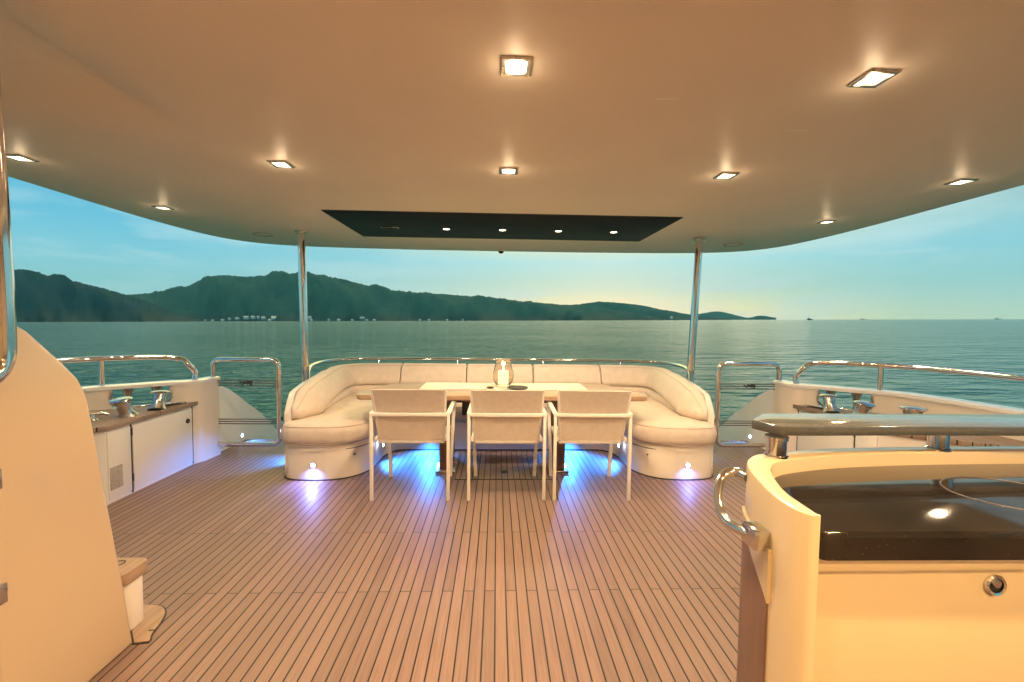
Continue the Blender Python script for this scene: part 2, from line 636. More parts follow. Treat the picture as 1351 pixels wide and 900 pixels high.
P1, P2 = 69, 33
downlight(.061, 1.65, 'square downlight nearest the viewer, on the centre line of the ceiling', P1)
downlight(1.43, 1.655, 'square downlight above the bar counter, seen as a slanted diamond', P1)
downlight(.063, 2.78, 'square downlight on the centre line between the nearest lamp and the black panel', P1)
downlight(-1.34, 2.76, 'square downlight above the left deck between the stair opening and the centre lamp', P1)
downlight(-2.89, 2.76, 'square downlight close to the left ceiling edge beside the steel grab rail', P2)
downlight(-2.93, 3.93, 'square downlight near the left ceiling edge, the one farthest aft on that side', P2)
downlight(1.46, 2.775, 'square downlight right of the black panel, between centre lamp and right edge lamp', P1)
downlight(3.04, 2.79, 'square downlight close to the right ceiling edge above the right guard rail', P2)
downlight(3.05, 3.96, 'small square downlight near the right ceiling edge, farthest aft on that side', P2)
for i, (x, y, pw) in enumerate([(.061, .51, 40), (1.43, .51, 115), (.061, -.7, 80), (1.43, -.7, 105), (-1.34, -1.9, 110), (.061, -1.9, 140), (1.43, -1.9, 130)]):  # unseen lamp rows; the saloon wall row is added to brighten the ceiling
    lab = ['square downlight in the ceiling directly over the viewer', 'square downlight over the near end of the bar, above the frame',
           'square downlight in the ceiling behind the viewer on the centre line', 'square downlight in the ceiling behind the viewer on the bar side',
           'added square downlight by the saloon wall on the stair side', 'added square downlight by the saloon wall on the centre line', 'added square downlight by the saloon wall on the bar side'][i]
    downlight(x, y, lab, pw, col=(1.0, 0.61, 0.26))
for x, lab in ((-.538, 'round lamp in the black ceiling panel, next to the unlit silver fitting'),
               (.046, 'round lamp in the black ceiling panel above the candle lantern'),
               (.634, 'round lamp in the black ceiling panel, third of the four lit ones'),
               (1.22, 'round lamp at the right end of the black ceiling panel')):
    t = thing('panel_spotlight', lab, 'spotlight', (x, 4.575, 2.334), 'round lamps in the black ceiling panel')
    MB().lathe([(.034, 2.336), (.046, 2.336), (.046, 2.329), (.042, 2.326), (.034, 2.328), (.034, 2.336)], x, 4.575, 24, cap=False).obj('bezel', STEEL, t)
    MB().lathe([(.0001, 2.329), (.033, 2.329), (.033, 2.334), (.0001, 2.334)], x, 4.575, 20).obj('lens', LENS, t)
    lamp('spotlight_glow', 'SPOT', (x, 4.575, 2.315), 36, WARM, t, (x, 4.5, 0), R(125), 0.6, .04)

for x, y, lab in ((-2.70, 5.12, 'flat round flush speaker in the ceiling left of the left pole'), (2.86, 5.22, 'flat round flush speaker in the ceiling right of the right pole')):
    t = thing('ceiling_speaker', lab, 'ceiling speaker', (x, y, ZC), 'round speakers in the ceiling')
    MB().lathe([(.088, 2.341), (.108, 2.341), (.108, 2.335), (.100, 2.331), (.088, 2.333), (.088, 2.341)], x, y, 32, cap=False).obj('rim', GREYV, t)
    MB().lathe([(.0001, 2.336), (.087, 2.336), (.087, 2.339), (.0001, 2.339)], x, y, 32).obj('grille', GEL, t)
t = thing('dome_camera', 'tiny dark dome camera under the aft edge of the ceiling', 'security camera', (.043, 5.98, ZC))
MB().lathe([(.05, 2.342), (.05, 2.33), (.045, 2.326), (.0001, 2.326)], .043, 5.98, 24, cap=False).obj('base', GEL, t)
MB().lathe([(.035, 2.327), (.034, 2.315), (.026, 2.303), (.012, 2.296), (.0001, 2.295)], .043, 5.98, 20, cap=False).obj('dome', DARK, t)
for x, y, lab in ((.705, 1.857, 'faint pale scuff mark on the ceiling left of the bar downlight'), (1.459, 2.116, 'faint pale scuff mark on the ceiling aft of the bar downlight')):  # both are glints painted in place of reflective spots, relabelled below
    o = MB().prism(round_poly([(x - .05, y - .006), (x + .05, y - .010), (x + .052, y + .006), (x - .04, y + .008)], .004, 2), 2.3388, 2.3402).obj('ceiling_painted_glint', simple('pale_glint_paint', (.97, .95, .90), .4, var=.01))  # pale strip painted in place of a reflective spot on the ceiling
    tag(o, lab.replace('scuff mark', 'painted glint'), 'painted glint')

# ------------------------------------------------------------------ support poles
for side, lab in ((-1, 'tall polished steel pole standing left of the sofa'), (1, 'tall polished steel pole standing right of the sofa')):
    x = m(2.21, side)
    xb = m(2.17 if side < 0 else 2.13, side)
    t = thing('support_pole', lab, 'pole', (x, 4.85, 0), 'steel poles carrying the ceiling')
    MB().tube([(xb, 4.85, 0.01), (x, 4.85, 2.325)], .041, 20, False).obj('shaft', CHROME, t)
    MB().lathe([(.0001, 2.312), (.06, 2.312), (.07, 2.318), (.07, 2.343), (.0001, 2.343)], x, 4.85, 24).obj('flange', CHROME, t)
    MB().lathe([(.0001, 0.001), (.075, 0.001), (.075, .012), (.05, .02), (.0001, .02)], xb, 4.85, 24).obj('base_plate', CHROME, t)


# ------------------------------------------------------------------ sofa
def sp_outer():
    pts = [(1.84, 3.80), (1.90, 4.2), (1.99, 4.7), (2.02, 5.0), (1.95, 5.27), (1.75, 5.42), (1.45, 5.46), (1.2, 5.465)]
    s = spl2(pts, 5)
    return s


def build_sofa():
    t = thing('corner_sofa', 'large cream upholstered U shaped sofa on a white base with blue floor lights', 'sofa', (CX, 4.6, 0))
    # base: stations from the left front end round the back to the right front end, outer and inner edge
    st = [((1.54, 3.690), (1.50, 3.692)), ((1.74, 3.697), (1.37, 3.728)), ((1.865, 3.730), (1.265, 3.82)), ((1.925, 3.80), (1.205, 3.93)),
          ((1.95, 3.92), (1.19, 4.06)), ((1.965, 4.2), (1.185, 4.22)), ((1.985, 4.5), (1.175, 4.38)), ((1.99, 4.75), (1.15, 4.47)),
          ((2.02, 5.0), (1.11, 4.52)), ((1.97, 5.25), (1.06, 4.545)), ((1.80, 5.40), (1.0, 4.55)), ((1.5, 5.455), (.9, 4.555)), ((1.2, 5.465), (.75, 4.555)), ((.6, 5.465), (.4, 4.555)), ((0, 5.465), (0, 4.555))]
    full = [((-a[0], a[1]), (-b[0], b[1])) for a, b in st] + [((a[0], a[1]), (b[0], b[1])) for a, b in reversed(st[:-1])]

    def loft(prof, d_out=0.0, d_in=0.0, sub=3, lift=None):
        # smooth the stations first
        oo = spl2([a for a, b in full], sub)
        ii = spl2([b for a, b in full], sub)
        rings = []
        for n, (a, b) in enumerate(zip(oo, ii)):
            A, B = Vector((a[0], a[1])), Vector((b[0], b[1]))
            w = (B - A).length
            d = (B - A) / w if w > 1e-6 else Vector((0, 0))
            ring = []
            for u, z, du in prof:
                q = A.lerp(B, u) + d * min(max(du, -w * .45), w * .45)
                ring.append((CX + q.x, q.y, z if lift is None else lift(n / (len(oo) - 1), u, z)))
            rings.append(ring)
        return rings
    b = MB()
    b.rings(loft([(0, .0, .02), (0, .296, .02), (0, .306, .03), (1, .306, -.03), (1, .296, -.02), (1, .0, -.02)]), True, True)
    base = b.obj('base', GEL, t, 30)
    # thin dark toe seam and lid seam
    oo = spl2([a for a, b_ in full], 3)
    ii = spl2([b_ for a, b_ in full], 3)

    def front_pts(side, z, out=.0):
        pts = []
        for a, b_ in reversed(st[:7]):
            pts.append((CX + side * (b_[0] - out * .2), b_[1] - out, z))
        for a, b_ in st[:4]:
            pts.append((CX + side * a[0], a[1] - out, z))
        return pts
    for side in (-1, 1):
        sh = MB()
        pts = [(CX + side * x, y, .258) for x, y in ((1.205, 3.925), (1.262, 3.835), (1.36, 3.748), (1.50, 3.706), (1.655, 3.709))]
        sh.tube(pts, .0035, 6, True, 4)
        s_ = sh.obj('lid_seam', DARK, base)
        MB().lathe([(.0001, -.004), (.012, -.004), (.012, .006), (.0001, .006)], CX + side * 1.66, 3.708, 14, 'y', True, None, .252).obj('lid_catch', DARK, base)
        MB().lathe([(.0001, -.004), (.007, -.004), (.007, .004), (.0001, .004)], CX + side * 1.30, 3.782, 12, 'y', True, None, .20).obj('lock', DARK, base)
    tr = MB()
    tr.tube([(CX - 1.19, 4.30, .006), (CX - 1.165, 4.42, .006), (CX - 1.08, 4.538, .006), (CX - .9, 4.549, .006), (CX + .9, 4.549, .006), (CX + 1.08, 4.538, .006), (CX + 1.165, 4.42, .006), (CX + 1.19, 4.30, .006)], .006, 6, True, 3)
    tr.obj('toe_seam', DARK, base)
    for side in (-1, 1):
        tt = MB()
        tt.tube([(CX + side * x, y - .018, .005) for x, y in ((1.20, 4.02), (1.215, 3.95), (1.28, 3.83), (1.38, 3.745), (1.52, 3.706), (1.73, 3.708), (1.85, 3.742), (1.908, 3.80))], .006, 6, True, 3)
        tt.obj('toe_seam', DARK, base)
    # seat cushion: the outline of the U pillowed up from its rounded edges
    pl = [Vector((p.x, p.y, 0)) for p in spline([Vector((x, y, 0)) for x, y in
          [(1.60, 3.660), (1.76, 3.668), (1.875, 3.705), (1.922, 3.79), (1.93, 3.92), (1.935, 4.2), (1.95, 4.6), (1.96, 5.0), (1.88, 5.26), (1.68, 5.38), (1.3, 5.41), (.7, 5.41), (0.05, 5.41)]], 5)]
    pi = [Vector((p.x, p.y, 0)) for p in spline([Vector((x, y, 0)) for x, y in
          [(0.05, 4.52), (.5, 4.52), (.85, 4.515), (1.03, 4.49), (1.125, 4.40), (1.15, 4.25), (1.152, 4.10), (1.165, 3.95), (1.215, 3.82), (1.31, 3.722), (1.45, 3.668), (1.60, 3.660)]], 5)][:-1]
    halfU = [(p.x, p.y) for p in pi + pl]
    U = [(CX + x, y) for x, y in halfU] + [(CX - x, y) for x, y in reversed(halfU)]
    s = MB()
    rr = []
    for d, z in ((.045, .311), (.018, .316), (.004, .335), (0, .365), (-.004, .40), (0, .432), (.012, .462), (.034, .486), (.065, .500), (.11, .509), (.17, .514), (.23, .516)):
        rr.append([(x, y, z) for x, y in offset_poly(U, d)])
    s.rings(rr[:-1], True, False)
    for ring_ in (rr[0], rr[-2]):
        bmesh.ops.remove_doubles(s.bm, verts=s.bm.verts[:], dist=1e-6)
        ed_ = [e_ for e_ in s.bm.edges if len(e_.link_faces) == 1 and abs(e_.verts[0].co.z - ring_[0][2]) < 1e-4]
        bmesh.ops.triangle_fill(s.bm, use_beauty=True, use_dissolve=False, edges=ed_)
    sc_ = s.obj('seat_cushion', FAB, t, 50)
    MB().tube([(x, y, .4635) for x, y in offset_poly(U, .0115)], .0042, 6, False, closed=True).obj('welt', WELT, sc_)
    # piping along the seat's lower front edge
    for side in (-1, 1):
        MB().tube([(CX + side * x, y, .318) for x, y in ((1.17, 4.35), (1.17, 4.1), (1.19, 3.94), (1.25, 3.81), (1.36, 3.71), (1.52, 3.662), (1.74, 3.668), (1.87, 3.71), (1.915, 3.79))], .005, 6, True, 3).obj('seat_piping', simple('dark_piping', (0.35, 0.27, 0.2), .6), t)

    # back: path of half-widths with the shell outside, the lumbar roll and the tall cushions inside
    path_h = spl2([(1.862, 3.80), (1.885, 3.95), (1.915, 4.2), (1.96, 4.65), (1.985, 4.95), (1.95, 5.18), (1.82, 5.34), (1.62, 5.41), (1.4, 5.43), (1.221, 5.43)], 5)
    side_path = {}
    for side in (-1, 1):
        side_path[side] = [Vector((CX + side * a, b)) for a, b in path_h]

    def sweep(path, prof, hgt, inv, thick=None):
        rs = []
        N = len(path)
        for i in range(N):
            tn = (path[min(i + 1, N - 1)] - path[max(i - 1, 0)]).normalized()
            nr = Vector((tn.y, -tn.x)) * inv
            ring = []
            for o_, z in prof:
                zz = .50 + (z - .50) * hgt(i / (N - 1)) if z >= .50 else z
                k = thick(i / (N - 1)) if thick else 1
                q = path[i] + nr * (o_ * k)
                ring.append((q.x, q.y, zz))
            rs.append(ring)
        return rs

    def hfun(s_):
        # back height grows quickly from the rounded front tip, then slowly to the full height
        k = min(1, s_ / .10)
        return (.40 + .32 * math.sin(k * math.pi / 2)) + .28 * min(1, max(0, (s_ - .05) / .35))**.8

    prof_c = [(.03, .50), (.02, .62), (.022, .76), (.035, .815), (.07, .842), (.12, .838), (.165, .805), (.205, .74), (.235, .665), (.25, .63), (.235, .605), (.20, .59), (.1, .585)]
    prof_l = [(.05, .49), (.05, .60), (.18, .605), (.225, .592), (.25, .565), (.26, .53), (.25, .50), (.235, .49)]
    for side in (-1, 1):
        inv = 1 if side < 0 else -1
        pth = side_path[side]
        rs = sweep(pth, prof_c, hfun, inv, lambda s_: .55 + .45 * min(1, s_ / .10))
        lowered = []
        N = len(rs)
        # at the front the tall cushion reaches down to the seat; further back the lumbar roll shows under it
        for i, r in enumerate(rs):
            sN = i / (N - 1)
            g = min(1, max(0, (sN - .10) / .22))
            rr = []
            for j, p in enumerate(r):
                z = p[2]
                if j >= 8:
                    lowz = {8: .60, 9: .555, 10: .525, 11: .508, 12: .505}[j]
                    z = lowz * (1 - g) + z * g
                rr.append((p[0], p[1], z))
            lowered.append(rr)
        # round the tip
        tip = []
        r0 = lowered[0]
        cx_ = sum(p[0] for p in r0) / len(r0)
        cz_ = sum(p[2] for p in r0) / len(r0)
        for sc, dy in ((.25, -.062), (.6, -.05), (.86, -.027)):
            tip.append([(cx_ + (p[0] - cx_) * sc, p[1] + dy, cz_ - .02 + (p[2] - cz_ + .02) * sc) for p in r0])
        last = lowered[-1]
        c = MB()
        c.rings(tip + lowered, True, True)
        cc_ = c.obj('corner_back_cushion', FAB, t, 60)
        MB().tube([(Vector(r[6]) + Vector(r[5])) * .5 for r in (tip[1:] + lowered)], .0042, 6, False).obj('welt', WELT, cc_)
        # lumbar roll
        i0 = int(N * .12)
        rs = sweep(pth[i0:], prof_l, lambda s_: 1, inv, lambda s_: .75 + .25 * min(1, s_ / .3))
        MB().rings(rs, True, True).obj('lumbar_cushion', FAB, t, 60)
        # white outer shell
        sh = []
        for i in range(N):
            tn = (pth[min(i + 1, N - 1)] - pth[max(i - 1, 0)]).normalized()
            nr = Vector((tn.y, -tn.x)) * inv
            top = .49 + .30 * hfun(i / (N - 1))
            q0, q1 = pth[i] - nr * .035, pth[i] + nr * .02
            sh.append([(q0.x, q0.y, -.9 if i > N * .3 else .0), (q0.x, q0.y, top), (q0.x + (q1.x - q0.x) * .3, q0.y + (q1.y - q0.y) * .3, top + .012), (q1.x, q1.y, top + .012), (q1.x, q1.y, .30)])
        r0 = sh[0]
        c0 = [((p[0] - side * .012), p[1] - .045, .25 + (p[2] - .25) * .86) for p in r0]
        MB().rings([c0] + sh, True, True).obj('outer_shell', GEL, t, 45)
    # straight back cushions
    cuts = [CX - 1.221, CX - .427, CX + .385, CX + 1.187]
    cuts = [-1.161, -.367, .445, 1.281]
    for a, b in zip(cuts[:-1], cuts[1:]):
        rs = []
        e = .006
        for f_, sc in ((0, .93), (.008, .975), (.022, .995), (.05, 1.0), (.5, 1.004), (.95, 1.0), (.978, .995), (.992, .975), (1, .93)):
            x = a + e + (b - a - 2 * e) * f_
            rs.append([(x, 5.43 - .13 + (.13 - o_) * sc, .60 + (z - .60) * (sc if z > .6 else 1)) for o_, z in prof_c])
        cc_ = MB().rings(rs, True, True).obj('back_cushion', FAB, t, 60)
        MB().tube([(Vector(r[6]) + Vector(r[5])) * .5 for r in rs], .0042, 6, False).obj('welt', WELT, cc_)
    MB().rings([[(x, 5.43 - o_, z) for o_, z in prof_l] for x in (-1.161, -.3, .5, 1.281)], True, True).obj('lumbar_cushion', FAB, t, 60)
    MB().box(-1.2, 5.412, -.9, 1.3, 5.465, .80, .01).obj('outer_shell', GEL, t)
    # gaps between cushions
    for x in cuts:
        MB().box(x - .007, 5.28, .60, x + .007, 5.40, .80, .0).obj('cushion_gap', simple('gap_brown', (.16, .11, .08), .8), t)
    return t


sofa = build_sofa()
# courtesy lights: part of the sofa / walls
BLUE = (0.03, 0.25, 1.0)
VIOL = (0.20, 0.26, 1.0)


def courtesy(parent, pos, out, power, col, reach=.45, r=.016, size=R(96)):
    o = Vector(out).normalized()
    tl = o.to_track_quat('Z', 'Y').to_matrix()
    f = MB()
    f.lathe([(.0001, .010), (r * .62, .010), (r * .7, .006), (r, .004), (r * 1.05, -.004), (.0001, -.004)], pos[0], pos[1], 18, 'z', True, tl, pos[2])
    fx = f.obj('courtesy_light', [LEDL], parent)
    hood = MB()
    hood.lathe([(r * 1.05, -.002), (r * 1.5, -.002), (r * 1.5, .004), (r * 1.15, .008), (r * 1.05, .004)], pos[0], pos[1], 18, 'z', False, tl, pos[2])
    hood.obj('courtesy_light_bezel', CHROME, parent)
    p = Vector(pos) + o * .03
    tgt = Vector(pos) + o * reach
    tgt.z = -.05
    lamp('courtesy_glow', 'SPOT', p, power, col, parent, tgt, size, .8, .012)


courtesy(sofa, (CX - 1.62, 3.690, .135), (0, -1, 0), 14, VIOL, .14, .016, R(150))
courtesy(sofa, (CX + 1.63, 3.690, .135), (0, -1, 0), 6.0, VIOL, .11, .016, R(150))
courtesy(sofa, (CX - 1.155, 4.16, .17), (1, -.1, 0), 42, BLUE, .20, .016, R(120))
courtesy(sofa, (CX + 1.155, 4.16, .17), (-1, -.1, 0), 42, BLUE, .20, .016, R(120))
courtesy(sofa, (-.70, 4.538, .20), (0, -1, 0), 75, BLUE, .20, .016, R(130))
courtesy(sofa, (.78, 4.538, .20), (0, -1, 0), 75, BLUE, .20, .016, R(130))
courtesy(sofa, (CX - 1.955, 4.25, .15), (-1, -.25, 0), 44, BLUE, .32)
courtesy(sofa, (CX + 1.955, 4.25, .15), (1, 0, 0), 3, BLUE, .35)

# stern rail behind the sofa
t = thing('stern_rail', 'low polished steel rail curving around the back of the cream sofa', 'rail', (CX, 5.5, .5))
L_ = [(-2.02, 4.68, .72), (-2.06, 4.78, .80), (-2.095, 4.95, .848), (-2.07, 5.2, .866), (-1.93, 5.42, .872), (-1.7, 5.52, .876), (-1.3, 5.54, .878)]
R_ = [(2 * CX - a, b, c) for a, b, c in reversed(L_)]
MB().tube(L_ + [(CX, 5.54, .88)] + R_, .019, 14, True, 6).obj('tube', CHROME, t)
for x in (-1.5, -.5, .6, 1.6):
    MB().tube([(x, 5.49, .70), (x, 5.54, .87)], .012, 10, False).obj('bracket', CHROME, t)

# ------------------------------------------------------------------ dining table
t = thing('dining_table', 'long wooden dining table on dark pedestals between the chairs and the sofa', 'table', (CX, 4.05, 0))
TP = round_poly([(-1.20, 3.70), (1.33, 3.70), (1.36, 3.90), (1.10, 4.44), (-1.02, 4.44), (-1.24, 3.90)], [.08, .08, .12, .12, .12, .12], 5)
MB().prism(TP, .696, .738, bev=.006).obj('tabletop', simple('table_teak', (.42, .27, .17), .34, var=.2, vscale=4, stretch=(1, 16, 16), coat=.3), t)
MB().box(-.95, 3.86, .645, 1.07, 4.30, .695, .004).obj('apron', WOODD, t)
for x in (-.46, .58):
    lg = MB()
    lg.box(x - .055, 3.90, .02, x + .055, 4.22, .645, .006)
    o = lg.obj('leg', WOODD, t)
    MB().box(x - .09, 3.86, .004, x + .09, 4.28, .020, .004).obj('foot_plate', STEEL, t)
MB().box(-.32, 4.0, .50, -.20, 4.15, .646, .005).obj('control_box', DARK, t)
o = MB().rings([[(x0, 4.015 + dy, z) for dy, z in ((0, .739), (0, .7425), (.42, .7425), (.42, .739))] for x0 in (-.72, -.3, .1, .5, .86)], True, True).obj('table_runner', RUN)
tag(o, 'ivory cloth runner lying along the dining table', 'table runner')
for (x, y, r, nm, lab) in ((.20, 4.085, .10, 'plate', 'dark round plate on the ivory runner right of the candle lantern'), (-.06, 4.075, .035, 'coaster', 'tiny dark coaster on the ivory runner left of the plate')):
    o = MB().lathe([(.0001, .7435), (r * .7, .7435), (r, .752), (r * .99, .7555), (r * .68, .748), (.0001, .747)], x, y, 28).obj(nm, DARK)
    tag(o, lab, nm)
# candle lantern
lx, ly = .065, 4.25
t = thing('candle_lantern', 'glass hurricane lantern with a lit candle on the dining table', 'lantern', (lx, ly, .743))
MB().lathe([(.0001, .744), (.062, .744), (.072, .752), (.098, .80), (.104, .84), (.097, .89), (.080, .945), (.073, .975), (.080, .998), (.083, 1.003),
            (.079, 1.002), (.070, .975), (.077, .944), (.094, .89), (.101, .84), (.095, .802), (.068, .757), (.0001, .75)], lx, ly, 36).obj('glass', GLASS, t, 60)
cn = MB().lathe([(.0001, .7515), (.048, .7515), (.05, .756), (.05, .885), (.047, .89), (.02, .886), (.0001, .884)], lx, ly, 28).obj('candle', WAX, t)
MB().lathe([(.0001, .888), (.006, .893), (.009, .905), (.006, .925), (.0015, .942), (.0001, .944)], lx, ly, 14).obj('flame', FLAME, cn)
lamp('candle_glow', 'POINT', (lx, ly, .96), 3.5, (1, .55, .2), t, soft=.02)


# ------------------------------------------------------------------ dining chairs
def chair(label):
    t = thing('dining_chair', label, 'chair', (0, 0, 0), 'chairs along the near side of the table')
    w = .290
    for sx in (-1, 1):
        MB().bar((sx * w, 0, 0.002), (sx * w, 0, .672), .024, .030, .004).obj('rear_leg', FRAME, t)
        MB().bar((sx * (w - .03), .51, 0.002), (sx * w, .51, .672), .024, .030, .004).obj('front_leg', FRAME, t)
        MB().bar((sx * w, -.013, .676), (sx * w, .523, .676), .036, .020, .006).obj('armrest', FRAME, t)
        MB().bar((sx * (w - .022), .03, .468), (sx * (w - .03), .49, .448), .022, .030, .004).obj('seat_rail', FRAME, t)
        MB().bar((sx * (w - .046), .09, .44), (sx * (w - .016), -.045, .858), .020, .024, .004).obj('back_post', FRAME, t)
    MB().bar((-w, -.004, .668), (w, -.004, .668), .026, .026, .004).obj('cross_bar', FRAME, t)
    MB().bar((-w + .03, .50, .440), (w - .03, .50, .440), .024, .024, .004).obj('front_bar', FRAME, t)
    MB().bar((-w + .04, .088, .437), (w - .04, .088, .437), .022, .026, .004).obj('back_bar', FRAME, t)
    # sling back: bowed slightly, thin fabric wrapped round the posts
    rs = []
    for i in range(13):
        f_ = i / 12
        z = .452 + f_ * .413
        y = .088 - f_ * .134
        hw = .246 + f_ * .032
        bow = .020 * math.sin(f_ * math.pi)
        ring = []
        for k in range(13):
            u = -1 + 2 * k / 12
            ring.append((u * hw, y + bow * (1 - u * u) + .012 * (1 - abs(u)**8), z))
        for k in range(12, -1, -1):
            u = -1 + 2 * k / 12
            ring.append((u * hw, y + bow * (1 - u * u) - .013 - .002 * (1 - abs(u)), z))
        rs.append(ring)
    MB().rings(rs, True, True).obj('sling_back', SLING, t, 50)
    rs = []
    for i in range(11):
        f_ = i / 10
        y = .095 + f_ * .405
        z = .472 - .018 * f_ - .018 * math.sin(f_ * math.pi)
        ring = [(-.262, y, z), (-.13, y, z - .012), (0, y, z - .015), (.13, y, z - .012), (.262, y, z), (.262, y, z - .012), (.13, y, z - .022), (0, y, z - .025), (-.13, y, z - .022), (-.262, y, z - .012)]
        rs.append(ring)
    MB().rings(rs, True, True).obj('sling_seat', SLING, t, 50)
    return t


c0 = chair('beige sling armchair at the table, left of the one below the candle lantern')
c0.location = (-.655, 3.275, 0)
c1 = copy_tree(c0)
c1.location = (.083, 3.27, 0)
c1['label'] = 'beige sling armchair in the middle, directly below the candle lantern'
c2 = copy_tree(c0)
c2.location = (.745, 3.27, 0)
c0.rotation_euler.z, c2.rotation_euler.z = .012, -.015
c2['label'] = 'beige sling armchair at the table nearest the bar counter'

# ------------------------------------------------------------------ bulwarks, lockers, deck gear
BW = [(2.85, 4.42), (2.86, 4.22), (2.90, 4.12), (2.97, 4.075), (3.05, 4.04), (3.12, 3.985), (3.19, 3.91), (3.27, 3.845), (3.36, 3.79), (3.45, 3.71), (3.53, 3.57), (3.60, 3.32), (3.655, 2.9), (3.70, 2.0), (3.72, 0.5), (3.72, -3.0)]
FL0, FL1 = 4, 8                         # the fairlead opening lies between these stations


def along_bw(side, off):
    pts = [Vector((m(a, side), b)) for a, b in BW]
    res = []
    for i in range(len(pts)):
        tn = (pts[min(i + 1, len(pts) - 1)] - pts[max(i - 1, 0)]).normalized()
        nr = Vector((-tn.y, tn.x)) * (1 if side > 0 else -1)
        if nr.dot(Vector((side, .6))) < 0:
            nr = -nr
        res.append(pts[i] + nr * off)
    return res


for side, sw_ in ((-1, 'left'), (1, 'right')):
    t = thing('bulwark', ('cream bulwark wall rounding the port quarter behind the left mooring bollards' if side < 0 else 'cream bulwark wall running past the bar behind the right mooring bollards'), 'bulwark', (m(3.2, side), 3.6, 0), 'bulwark walls along the deck edge')
    inn, outr = along_bw(side, 0), along_bw(side, .13)

    def seg(i0, i1, z0, z1, a=inn, b=outr):
        return [[(a[i].x, a[i].y, z0), (a[i].x, a[i].y, z1), (b[i].x, b[i].y, z1), (b[i].x, b[i].y, z0)] for i in range(i0, i1 + 1)]
    w = MB()
    w.rings(seg(0, FL0, -1.6, .77), True, True)
    w.rings(seg(FL0, FL1, -1.6, .585), True, True)
    w.rings(seg(FL1, len(BW) - 1, -1.6, .77), True, True)
    wall = w.obj('wall', GEL, t, 40)
    i2, o2 = along_bw(side, -.012), along_bw(side, .155)
    cp = MB()
    cp.rings([[(i2[i].x, i2[i].y, .758), (i2[i].x, i2[i].y, .785), (i2[i].x * .8 + o2[i].x * .2, i2[i].y * .8 + o2[i].y * .2, .795), (i2[i].x * .2 + o2[i].x * .8, i2[i].y * .2 + o2[i].y * .8, .795), (o2[i].x, o2[i].y, .785), (o2[i].x, o2[i].y, .758)] for i in range(len(BW))], True, True)
    cp.obj('cap_rail', CAPW, t, 45)
    # chrome-lined fairlead
    fl = thing('fairlead', ('chrome lined mooring fairlead cut through the left bulwark' if side < 0 else 'chrome lined mooring fairlead cut through the right bulwark'), 'fairlead', (m(3.2, side), 3.95, .6), 'fairleads in the bulwarks')
    mid = along_bw(side, -.004)
    a0, a1 = mid[FL0], mid[FL1]
    loop = []
    for i in range(FL0, FL1 + 1):
        loop.append((mid[i].x, mid[i].y, .592))
    ring_pts = [(a0.x, a0.y, .742)] + [(a0.x, a0.y, .64)] + loop[1:-1] + [(a1.x, a1.y, .64), (a1.x, a1.y, .742)]
    MB().tube(ring_pts, .012, 10, True, 5).obj('liner', CHROME, fl)
    mo = along_bw(side, .065)
    for i in (FL0 + 1, FL1 - 1):
        p = mo[i]
        MB().lathe([(.0001, .592), (.028, .592), (.022, .62), (.022, .67), (.035, .72), (.05, .757), (.0001, .757)], p.x, p.y, 20).obj('roller', STEEL, fl)

    # locker with teak top
    lk = thing('deck_locker', ('white deck locker with teak top along the left bulwark, beside the stair wall' if side < 0 else 'white deck locker with teak top along the right bulwark, behind the bar'), 'locker', (m(3.1, side), 3.6, 0), 'lockers under the bulwarks')
    body = [(m(2.905, side), 4.27), (m(2.905, side), 3.20), (m(3.22, side), 2.85), (m(3.62, side), 2.6), (m(3.58, side), 3.35), (m(3.42, side), 3.70), (m(3.20, side), 3.89), (m(3.0, side), 4.05)]
    MB().prism(body, .002, .552).obj('body', GEL_W, lk)
    top = [(m(2.885, side), 4.245), (m(2.885, side), 3.19), (m(3.21, side), 2.83), (m(3.63, side), 2.56), (m(3.592, side), 3.33), (m(3.52, side), 3.57), (m(3.44, side), 3.705), (m(3.35, side), 3.785), (m(3.26, side), 3.84), (m(3.115, side), 3.978), (m(2.965, side), 4.068), (m(2.893, side), 4.115)]
    MB().prism(top, .554, .592, bev=.004).obj('teak_top', TEAKTOP, lk)
    xf = m(2.905, side)
    xo = m(2.897, side)

    def facepanel(y0, y1, z0, z1, name, mat, bev=.003, xa=xf, xb=xo):
        return MB().box(min(xa, xb), y0, z0, max(xa, xb), y1, z1, bev).obj(name, mat, lk)
    facepanel(3.435, 4.09, .03, .535, 'door', GEL_W)
    facepanel(3.215, 3.415, .03, .535, 'door', GEL_W)
    facepanel(3.418, 3.432, .01, .548, 'door_gap', DARK, .0, xf, m(2.902, side))
    facepanel(4.093, 4.107, .01, .548, 'door_gap', DARK, .0, xf, m(2.902, side))
    for z in (.10, .46):
        facepanel(3.414, 3.432, z, z + .06, 'hinge', DARK, .001, xf, m(2.894, side))
    facepanel(4.14, 4.22, .40, .47, 'vent', GREYV, .002)
    facepanel(3.225, 3.33, .10, .27, 'vent', GREYV, .002, xf, m(2.893, side))
    MB().lathe([(.0001, -.004), (.022, -.004), (.022, .008), (.014, .012), (.0001, .012)] if side < 0 else [(.0001, .004), (.022, .004), (.022, -.008), (.014, -.012), (.0001, -.012)], xo, 4.03, 18, 'x', True, None, .43).obj('latch', DARK, lk)

    # pair of mushroom bollards leaning apart
    for (hw, y, lean, lab) in ((3.00, 3.52, -1, 'first'), (2.97, 3.78, 1, 'second')):
        tx = m(hw, side)
        if side < 0:
            lb = 'polished mushroom bollard on the left locker top, leaning forward, next to the stair wall' if lean < 0 else 'polished mushroom bollard on the left locker top, the one nearest the gate'
        else:
            lb = 'polished mushroom bollard on the right locker top, leaning towards the rail stanchion' if lean < 0 else 'polished mushroom bollard on the right locker top, the one nearest the gate'
        b = thing('mooring_bollard', lb, 'bollard', (tx, y, .592), 'mushroom bollards on the lockers')
